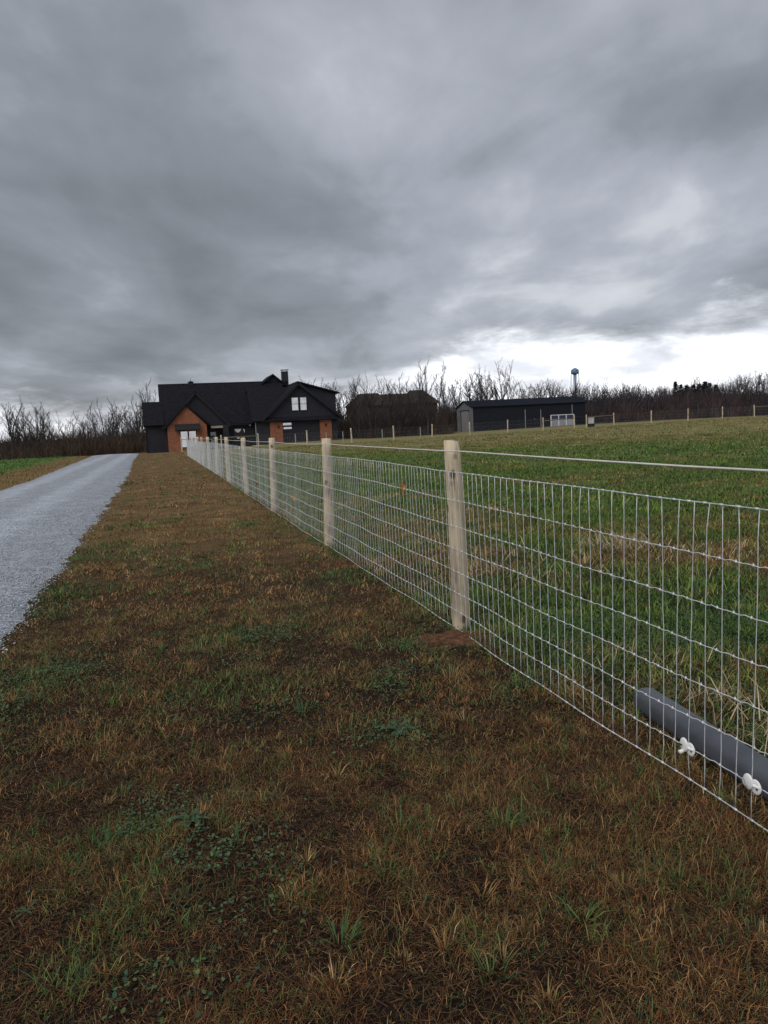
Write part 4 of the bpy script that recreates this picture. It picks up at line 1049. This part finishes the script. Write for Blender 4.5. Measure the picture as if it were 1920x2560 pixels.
# ------------------------------------------------------------------ water tower
wt = thing('water_tower', 'pale blue water tower on thin legs far beyond the trees', 'water tower', (151.95, 600, 0))
def lathe(prof, n=24):
    vs, fs = [], []
    for rr, z in prof:
        for k_ in range(n): vs.append((rr * math.cos(2 * math.pi * k_ / n), rr * math.sin(2 * math.pi * k_ / n), z))
    for i_ in range(len(prof) - 1):
        for k_ in range(n):
            k2_ = (k_ + 1) % n; fs.append((i_ * n + k_, i_ * n + k2_, (i_ + 1) * n + k2_, (i_ + 1) * n + k_))
    return MB().add(vs, fs)
lathe([(.05, 38.9), (.9, 38.6), (2.2, 37.8), (2.85, 37.2), (2.95, 36.8), (2.95, 34.9), (2.5, 34.2), (1.3, 33.7), (.8, 33.4)]).build('tank', M['tank_blue'], wt, True)
lathe([(3.15, 35.2), (3.15, 35.5), (2.9, 35.5), (2.9, 35.2), (3.15, 35.2)]).build('balcony', M['tank_blue'], wt)
lathe([(.75, 0), (.75, 33.6)], 12).build('riser_pipe', M['tank_blue'], wt, True)
for k_ in range(4):
    a = math.pi / 4 * (2 * k_) + .15
    MB().tube([(3.0 * math.cos(a), 3.0 * math.sin(a), 35.3), (4.2 * math.cos(a), 4.2 * math.sin(a), 0)], .22, 6).build('leg', M['tank_blue'], wt)

# ------------------------------------------------------------------ brown roofed house behind the trees
fh = thing('house', 'brown roofed house half hidden behind bare trees between the black house and the barn', 'house', (3, 172, 0), math.atan(SL) * .3); fh.scale = (1, 1, .92)
MB().box((-10.0, 0, 0), (-.1, 8, 6.65)).box((-.1, 1, 0), (1.8, 8, 6.6)).box((1.8, -.5, 0), (9.9, 8, 6.7)).build('wall', M['brown_wall'], fh)
def hip(x0, x1, y0, y1, z0, z1, inset):
    ym = (y0 + y1) / 2
    return ([(x0, y0, z0), (x1, y0, z0), (x1, y1, z0), (x0, y1, z0), (x0 + inset, ym, z1), (x1 - inset, ym, z1)], [(0, 1, 5, 4), (1, 2, 5), (2, 3, 4, 5), (3, 0, 4), (3, 2, 1, 0)])
MB().add(*hip(-10.5, .6, -.6, 8.6, 6.6, 9.7, 3.4)).build('roof', M['brown_roof'], fh)
MB().add(*hip(-4.8, 6.2, .5, 8.4, 6.4, 9.35, .2)).build('roof', M['brown_roof'], fh)
MB().add(*hip(1.2, 10.6, -1.1, 8.7, 6.6, 10.0, 3.2)).build('roof', M['brown_roof'], fh)

# ------------------------------------------------------------------ woodland: brush you cannot count
def brush():
    Vs, Ts, Tn = [], [], []; base = 0
    # azimuth range (deg), distance range, height range, count
    for (a0, a1, r0, r1, h0, h1, n, pal) in (
            (-40, -17, 104, 150, 2.0, 5.6, 1700, 'L'), (-40, -22, 96, 108, 1.2, 3.2, 450, 'L'),
            (-18, -4, 118, 160, 3.0, 6.0, 900, 'L'),
            (-42, -14, 150, 275, 3.0, 7.5, 1900, 'L'), (-8, 9, 138, 168, 4.5, 8.5, 1100, 'M'),
            (-6, 8.5, 100, 140, 2.8, 7.2, 2000, 'M'), (-6, 8, 96, 106, 1.0, 3.0, 420, 'M'),
            (7, 18, 124, 175, 3.0, 6.8, 1500, 'R'),
            (13, 40, 130, 240, 3.2, 6.6, 2900, 'R'), (15, 40, 112, 135, 1.5, 3.6, 700, 'R')):
        a = np.radians(RNG.uniform(a0, a1, n)); r = RNG.uniform(r0, r1, n)
        x, y = r * np.sin(a), r * np.cos(a)
        if pal != 'L' and r0 < 125:
            ok = ~((np.abs((x - 20.5)) < 11.5) & (y < 117)); x, y = x[ok], y[ok]; n = len(x)
        hu = (x + 10) * .961 + (y - 100) * .2763; hv = -(x + 10) * .2763 + (y - 100) * .961
        ok = ~((hu > -22) & (hu < 7.5) & (hv > -12) & (hv < 15)); x, y = x[ok], y[ok]; n = len(x)
        hh = RNG.uniform(h0 * 1.1, h1, n) * (.25 + 1.2 * fbm(x * .06, y * .06, 33, 3)); z = gz(x, y) - .3
        cols = {'L': PAL((.060, .050, .045), (.075, .055, .043), (.052, .052, .046), (.10, .062, .042)), 'M': PAL((.062, .048, .043), (.085, .055, .042), (.050, .048, .042), (.11, .060, .040), (.06, .055, .055)),
                'R': PAL((.060, .052, .058), (.075, .058, .058), (.048, .045, .050), (.095, .062, .052))}[pal]
        pn = fbm(x * .05, y * .05, 8, 3)
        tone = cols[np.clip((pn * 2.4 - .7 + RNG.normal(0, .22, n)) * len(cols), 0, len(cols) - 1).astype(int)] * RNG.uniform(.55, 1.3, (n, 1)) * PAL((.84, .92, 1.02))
        K = 12
        X0 = np.repeat(np.stack([x, y, z], -1), K, 0); HH = np.repeat(hh, K); TN = np.repeat(tone, K, 0) * RNG.uniform(.75, 1.25, (n * K, 1)); N = n * K
        th = np.abs(RNG.normal(0, .5, N)); ph = RNG.uniform(0, 6.283, N)
        LN = HH * RNG.uniform(.4, .95, N) * np.cos(th * .75)
        D = np.stack([np.sin(th) * np.cos(ph), np.sin(th) * np.sin(ph), np.cos(th)], -1)
        X0[:, :2] += RNG.normal(0, .35, (N, 2))
        P1 = X0 + D * LN[:, None]
        def wv(w0, w1, m_):
            yw = RNG.uniform(0, np.pi, m_)
            return np.stack([np.cos(yw), np.sin(yw), 0 * yw], -1) * (RNG.uniform(w0, w1, m_) * r0 / 110)[:, None]
        segs = [(X0, P1, wv(.022, .066, N))]
        for q in range(2):
            t = RNG.uniform(.25, .85, N)[:, None]; S_ = X0 + (P1 - X0) * t
            E_ = S_ + (D + RNG.normal(0, .55, (N, 3))) * (LN * RNG.uniform(.22, .45, N))[:, None]
            segs.append((S_, E_, wv(.015, .04, N)))
        tone = TN; n = N
        for (A_, B_, w_) in segs:
            V = np.stack([A_ - w_, A_ + w_, B_], 1).reshape(-1, 3)
            Vs.append(V); Ts.append(base + np.arange(n)[:, None] * 3 + np.array([[0, 1, 2]])); Tn.append(np.repeat(tone, 3, 0)); base += 3 * n
    o = put('undergrowth', np_mesh('undergrowth', np.concatenate(Vs), NOQ, np.concatenate(Ts), M['brush'], np.concatenate(Tn))); tag(o, kind='stuff')
brush()

# ------------------------------------------------------------------ bare trees
def gen_vase(seed, H=12.0, width=.36, nlead=5, fork=.22, ntw=13, thin=1.0, twmat='twig', bark='bark', tw=.017):
    """low-forking tree: a few leaders fan out and carry fine upswept twigs to a domed outline"""
    rs = random.Random(seed); tr, crn = MB(), MB()
    fz_ = H * fork * rs.uniform(.8, 1.2); r0 = .017 * H * thin
    lean = Vector((rs.gauss(0, .04), rs.gauss(0, .04), 0))
    base = [Vector((0, 0, -.4)), Vector((0, 0, fz_ * .5)) + lean * fz_, Vector((0, 0, fz_)) + lean * fz_ * 2]
    tr.tube(base, [r0 * 1.3, r0, r0 * .9], 6, False)
    def curve(p, d, Ln, n, wob, upw):
        pts = [p.copy()]; d = d.normalized()
        for _ in range(n):
            d = (d + Vector((rs.gauss(0, wob), rs.gauss(0, wob), rs.gauss(0, wob) + upw))).normalized(); pts.append(pts[-1] + d * (Ln / n))
        return pts
    def pick(pts, t):
        f_ = t * (len(pts) - 1); i_ = min(int(f_), len(pts) - 2); return pts[i_].lerp(pts[i_ + 1], f_ - i_), (pts[i_ + 1] - pts[i_]).normalized()
    def twig(p, d, Ln, w_):
        sd = d.orthogonal().normalized(); sd.rotate(Matrix.Rotation(rs.uniform(0, 6.28), 3, d))
        md = p + d * Ln * .5; e = md + (d + Vector((rs.gauss(0, .2), rs.gauss(0, .2), .12))).normalized() * Ln * .5
        crn.add([p - sd * w_, p + sd * w_, md + sd * w_ * .7, md - sd * w_ * .7, e], [(0, 1, 2, 3), (3, 2, 4)])
    for k_ in range(nlead):
        an = 6.283 * k_ / nlead + rs.uniform(-.4, .4); out = (0 if k_ == 0 else rs.uniform(.25, 1.0)) * width * 1.5
        d_ = Vector((math.cos(an) * out, math.sin(an) * out, 1)).normalized()
        top = H * (1.0 if k_ == 0 else rs.uniform(.82, 1.0) * (1 - .28 * out ** 2)); Ln = (top - fz_) / max(d_.z, .4) * .96
        start = base[2] if k_ < 3 else base[1].lerp(base[2], rs.uniform(.3, 1))
        lp = curve(start, d_, Ln, 7, .09, .05); rl = r0 * (.62 if k_ == 0 else rs.uniform(.38, .55))
        tr.tube(lp, [rl * (1 - .88 * q / 7) + .008 for q in range(8)], 5, False)
        for j_ in range(9):
            t = .16 + .8 * (j_ + rs.random() * .8) / 9; p, dd = pick(lp, t); a2 = rs.uniform(0, 6.283)
            d2 = (dd * rs.uniform(.5, 1.0) + Vector((math.cos(a2), math.sin(a2), .1)) * rs.uniform(.45, .85)).normalized()
            L2 = Ln * rs.uniform(.2, .36) * (1.15 - .55 * t)
            bp = curve(p, d2, L2, 4, .12, .09); rb_ = max(rl * (1 - .85 * t) * .5, .02)
            crn.tube(bp, [rb_ * (1 - .8 * q / 4) + .006 for q in range(5)], 3, False)
            for i_ in range(ntw):
                p3, d3 = pick(bp, .15 + .85 * (i_ + rs.random()) / ntw)
                d4 = (d3 + Vector((rs.gauss(0, .42), rs.gauss(0, .42), rs.gauss(.16, .3)))).normalized(); L4 = L2 * rs.uniform(.28, .62)
                twig(p3, d4, L4, tw)
                if i_ % 2 == 0: twig(p3 + d4 * L4 * .4, (d4 + Vector((rs.gauss(0, .5), rs.gauss(0, .5), .1))).normalized(), L4 * .55, tw * .8)
        for i_ in range(12):
            p3, d3 = pick(lp, rs.uniform(.45, 1)); d4 = (d3 + Vector((rs.gauss(0, .5), rs.gauss(0, .5), .1))).normalized(); twig(p3, d4, H * rs.uniform(.04, .09), tw)
    return tr.mesh('trunk', M[bark]), crn.mesh('crown', M[twmat])
PROTO = {
    'broad': [gen_vase(1, width=.42, nlead=6), gen_vase(2, width=.36, nlead=6, fork=.3), gen_vase(3, width=.5, nlead=7, fork=.18)],
    'slim': [gen_vase(11, width=.20, nlead=4, fork=.32, thin=.75), gen_vase(12, width=.16, nlead=3, fork=.4, thin=.7), gen_vase(13, width=.24, nlead=5, fork=.25, thin=.75)],
    'whip': [gen_vase(21, width=.10, nlead=2, fork=.4, thin=.6, ntw=7), gen_vase(22, width=.14, nlead=3, fork=.35, thin=.55, ntw=6)],
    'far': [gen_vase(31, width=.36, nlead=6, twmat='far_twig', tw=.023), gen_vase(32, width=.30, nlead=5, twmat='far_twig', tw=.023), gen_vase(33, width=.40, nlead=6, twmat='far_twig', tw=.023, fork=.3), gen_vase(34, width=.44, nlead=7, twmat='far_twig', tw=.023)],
}
def place_tree(px, py, Yd, kind, label, group=None, idx=None, sx=1.0):
    top = at(px, py, Yd); z0 = gz1(top.x, top.y)
    tr_, cr_ = PROTO[kind][idx if idx is not None else random.randrange(len(PROTO[kind]))]
    hh = 0
    for v_ in cr_.vertices: hh = max(hh, v_.co.z)
    s_ = (top.z - z0) / hh
    root = thing('bare_tree', label, 'tree', (top.x, top.y, z0), random.uniform(0, 6.28), group)
    root.scale = (s_ * sx, s_ * sx, s_)
    put('trunk', tr_, root); put('crown', cr_, root)
# distinctive ones
place_tree(1062, 888, 98.5, 'broad', 'tallest bare tree with a forked crown, standing left of the barn', None, 0, .85)
place_tree(1096, 900, 122, 'slim', 'slim bare tree just right of the tallest tree near the barn gable', None, 1)
place_tree(374, 940, 128, 'slim', 'tall slim bare tree rising just left of the black house roof', None, 0, .9)
place_tree(1245, 890, 140, 'whip', 'tallest slender bare tree rising over the middle of the barn roof', None, 0, 1.3)
place_tree(1196, 905, 138, 'slim', 'bare twin stemmed tree above the left end of the barn roof', None, 2)
place_tree(1268, 912, 142, 'whip', 'slender bare tree just right of the tallest one over the barn', None, 1, 1.2)
place_tree(18, 984, 112, 'broad', 'big bare tree at the left photo edge by the green field', None, 1)
place_tree(1740, 936, 205, 'far', 'domed pale bare tree over the dark evergreens in the right treeline', None, 3, 1.2)
place_tree(910, 925, 130, 'broad', 'bare broad tree above the left part of the brown roof', None, 2, .8)
place_tree(950, 930, 128, 'slim', 'bare slim tree rising above the dip in the brown roof', None, 0)
for px, py, Yd, k_ in ((52, 1002, 118, 'slim'), (86, 996, 116, 'broad'), (118, 1035, 135, 'far'), (140, 1020, 124, 'broad'), (168, 1016, 128, 'broad'), (190, 1050, 145, 'far'), (212, 1040, 150, 'far'), (232, 1000, 138, 'slim'), (252, 985, 130, 'broad'), (278, 988, 134, 'slim'), (298, 1000, 140, 'broad'), (318, 1006, 136, 'slim'), (340, 984, 132, 'broad'), (356, 978, 138, 'slim'), (-40, 980, 118, 'broad'), (-90, 990, 125, 'slim'), (30, 1015, 140, 'far'), (70, 1020, 142, 'far'), (105, 1010, 122, 'slim'), (265, 1010, 150, 'far'), (325, 1010, 150, 'far')):
    lab = ('bare tree of the far left clump beyond the green field', 'bare trees far left') if px < 125 else ('bare tree of the lower middle stretch left of the house, behind the driveway crest', 'bare trees behind the driveway crest') if px < 225 else ('bare leaning tree of the clump nearest the left end of the black house', 'bare trees beside the black house')
    place_tree(px, py, Yd, k_, *lab)
for px, py, Yd, k_ in ((748, 935, 140, 'slim'), (772, 940, 136, 'far'), (800, 938, 128, 'broad'), (822, 948, 134, 'far'), (838, 942, 132, 'slim'), (856, 940, 126, 'broad'), (874, 948, 138, 'slim'), (888, 932, 132, 'slim'), (930, 940, 140, 'far'), (968, 936, 136, 'slim'), (985, 950, 130, 'far'), (1006, 926, 134, 'slim'), (1024, 938, 140, 'slim'), (1040, 945, 130, 'far'), (872, 955, 112, 'broad'), (905, 962, 116, 'broad'), (930, 960, 108, 'slim'), (985, 958, 110, 'broad'), (1020, 965, 112, 'broad')):
    lab = ('bare tree close behind the right end of the black house', 'bare trees behind the garage') if px < 850 else ('bare tree standing in front of the brown roof', 'bare trees before the brown roof') if px < 1030 and Yd < 117 else ('bare tree rising behind the left half of the brown roof', 'bare trees behind the brown roof') if px < 990 else ('bare tree behind the right half of the brown roof, left of the tallest tree', 'bare trees behind the brown roof, right part')
    place_tree(px, py, Yd, k_, *lab)
for px, py, Yd, k_ in ((1118, 940, 140, 'slim'), (1135, 934, 146, 'slim'), (1148, 938, 142, 'far'), (1164, 925, 144, 'whip'), (1178, 918, 146, 'slim'), (1212, 912, 150, 'slim'), (1222, 930, 142, 'far'), (1232, 925, 150, 'slim'), (1258, 930, 144, 'far'), (1282, 938, 150, 'slim'), (1296, 945, 146, 'far'), (1310, 952, 150, 'slim'), (1102, 945, 138, 'far'), (1190, 935, 150, 'far')):
    place_tree(px, py, Yd, k_, 'bare thin tree in the row right behind the barn roof', 'bare trees behind the barn')
rs = random.Random(5)
px = 1320
while px < 1975:
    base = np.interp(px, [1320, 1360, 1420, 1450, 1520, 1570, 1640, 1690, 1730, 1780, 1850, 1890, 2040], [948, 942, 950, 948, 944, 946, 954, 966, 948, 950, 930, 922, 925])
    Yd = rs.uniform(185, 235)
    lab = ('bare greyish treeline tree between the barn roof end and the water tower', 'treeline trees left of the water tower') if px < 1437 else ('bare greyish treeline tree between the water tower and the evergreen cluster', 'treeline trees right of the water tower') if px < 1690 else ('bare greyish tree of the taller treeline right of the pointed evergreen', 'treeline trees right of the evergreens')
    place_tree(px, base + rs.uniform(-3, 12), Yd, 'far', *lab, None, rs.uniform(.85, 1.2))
    px += rs.uniform(7, 13)
# dark evergreens in the right treeline
def gen_cedar(seed, H=9.0):
    rs = random.Random(seed); tk = MB().tube([(0, 0, -.3), (0, 0, H * .9)], [.16, .03], 6); cr_ = MB()
    for k_ in range(420):
        t = rs.random() ** .8; z = .5 + t * (H - .6); rr = (1 - t) ** .75 * 1.9 * rs.uniform(.4, 1.05) + .1; a = rs.uniform(0, 6.28)
        p = Vector((rr * math.cos(a), rr * math.sin(a), z)); d_ = Vector((math.cos(a), math.sin(a), rs.uniform(-.1, .8))).normalized()
        s_ = Vector((-math.sin(a), math.cos(a), rs.uniform(-.3, .3))) * rs.uniform(.18, .4)
        cr_.add([p - s_, p + s_, p + d_ * rs.uniform(.4, .9) + Vector((0, 0, .15)), p - d_ * .3 + Vector((0, 0, .35))], [(0, 1, 2), (0, 3, 1)])
    return tk.mesh('trunk', M['bark']), cr_.mesh('crown', M['needle'])
cedars = [gen_cedar(1), gen_cedar(2)]
def cedar(px, py, Yd, label, group=None, sx=1.0):
    top = at(px, py, Yd); z0 = gz1(top.x, top.y); s_ = (top.z - z0) / 9.0
    root = thing('evergreen_tree', label, 'tree', (top.x, top.y, z0), random.uniform(0, 6.28), group); root.scale = (s_ * sx, s_ * sx, s_)
    t_, c_ = random.choice(cedars); put('trunk', t_, root); put('crown', c_, root)
cedar(1689, 954, 190, 'dark pointed evergreen standing alone at the left of the evergreen cluster on right', None, 1.0)
for px, py in ((1702, 962), (1716, 964), (1734, 962), (1748, 960), (1762, 954), (1774, 958), (1790, 962), (1722, 968), (1756, 966)):
    cedar(px, py, 195, 'dark evergreen showing between the bare trees of the right treeline', 'evergreens in the right treeline', 1.5)
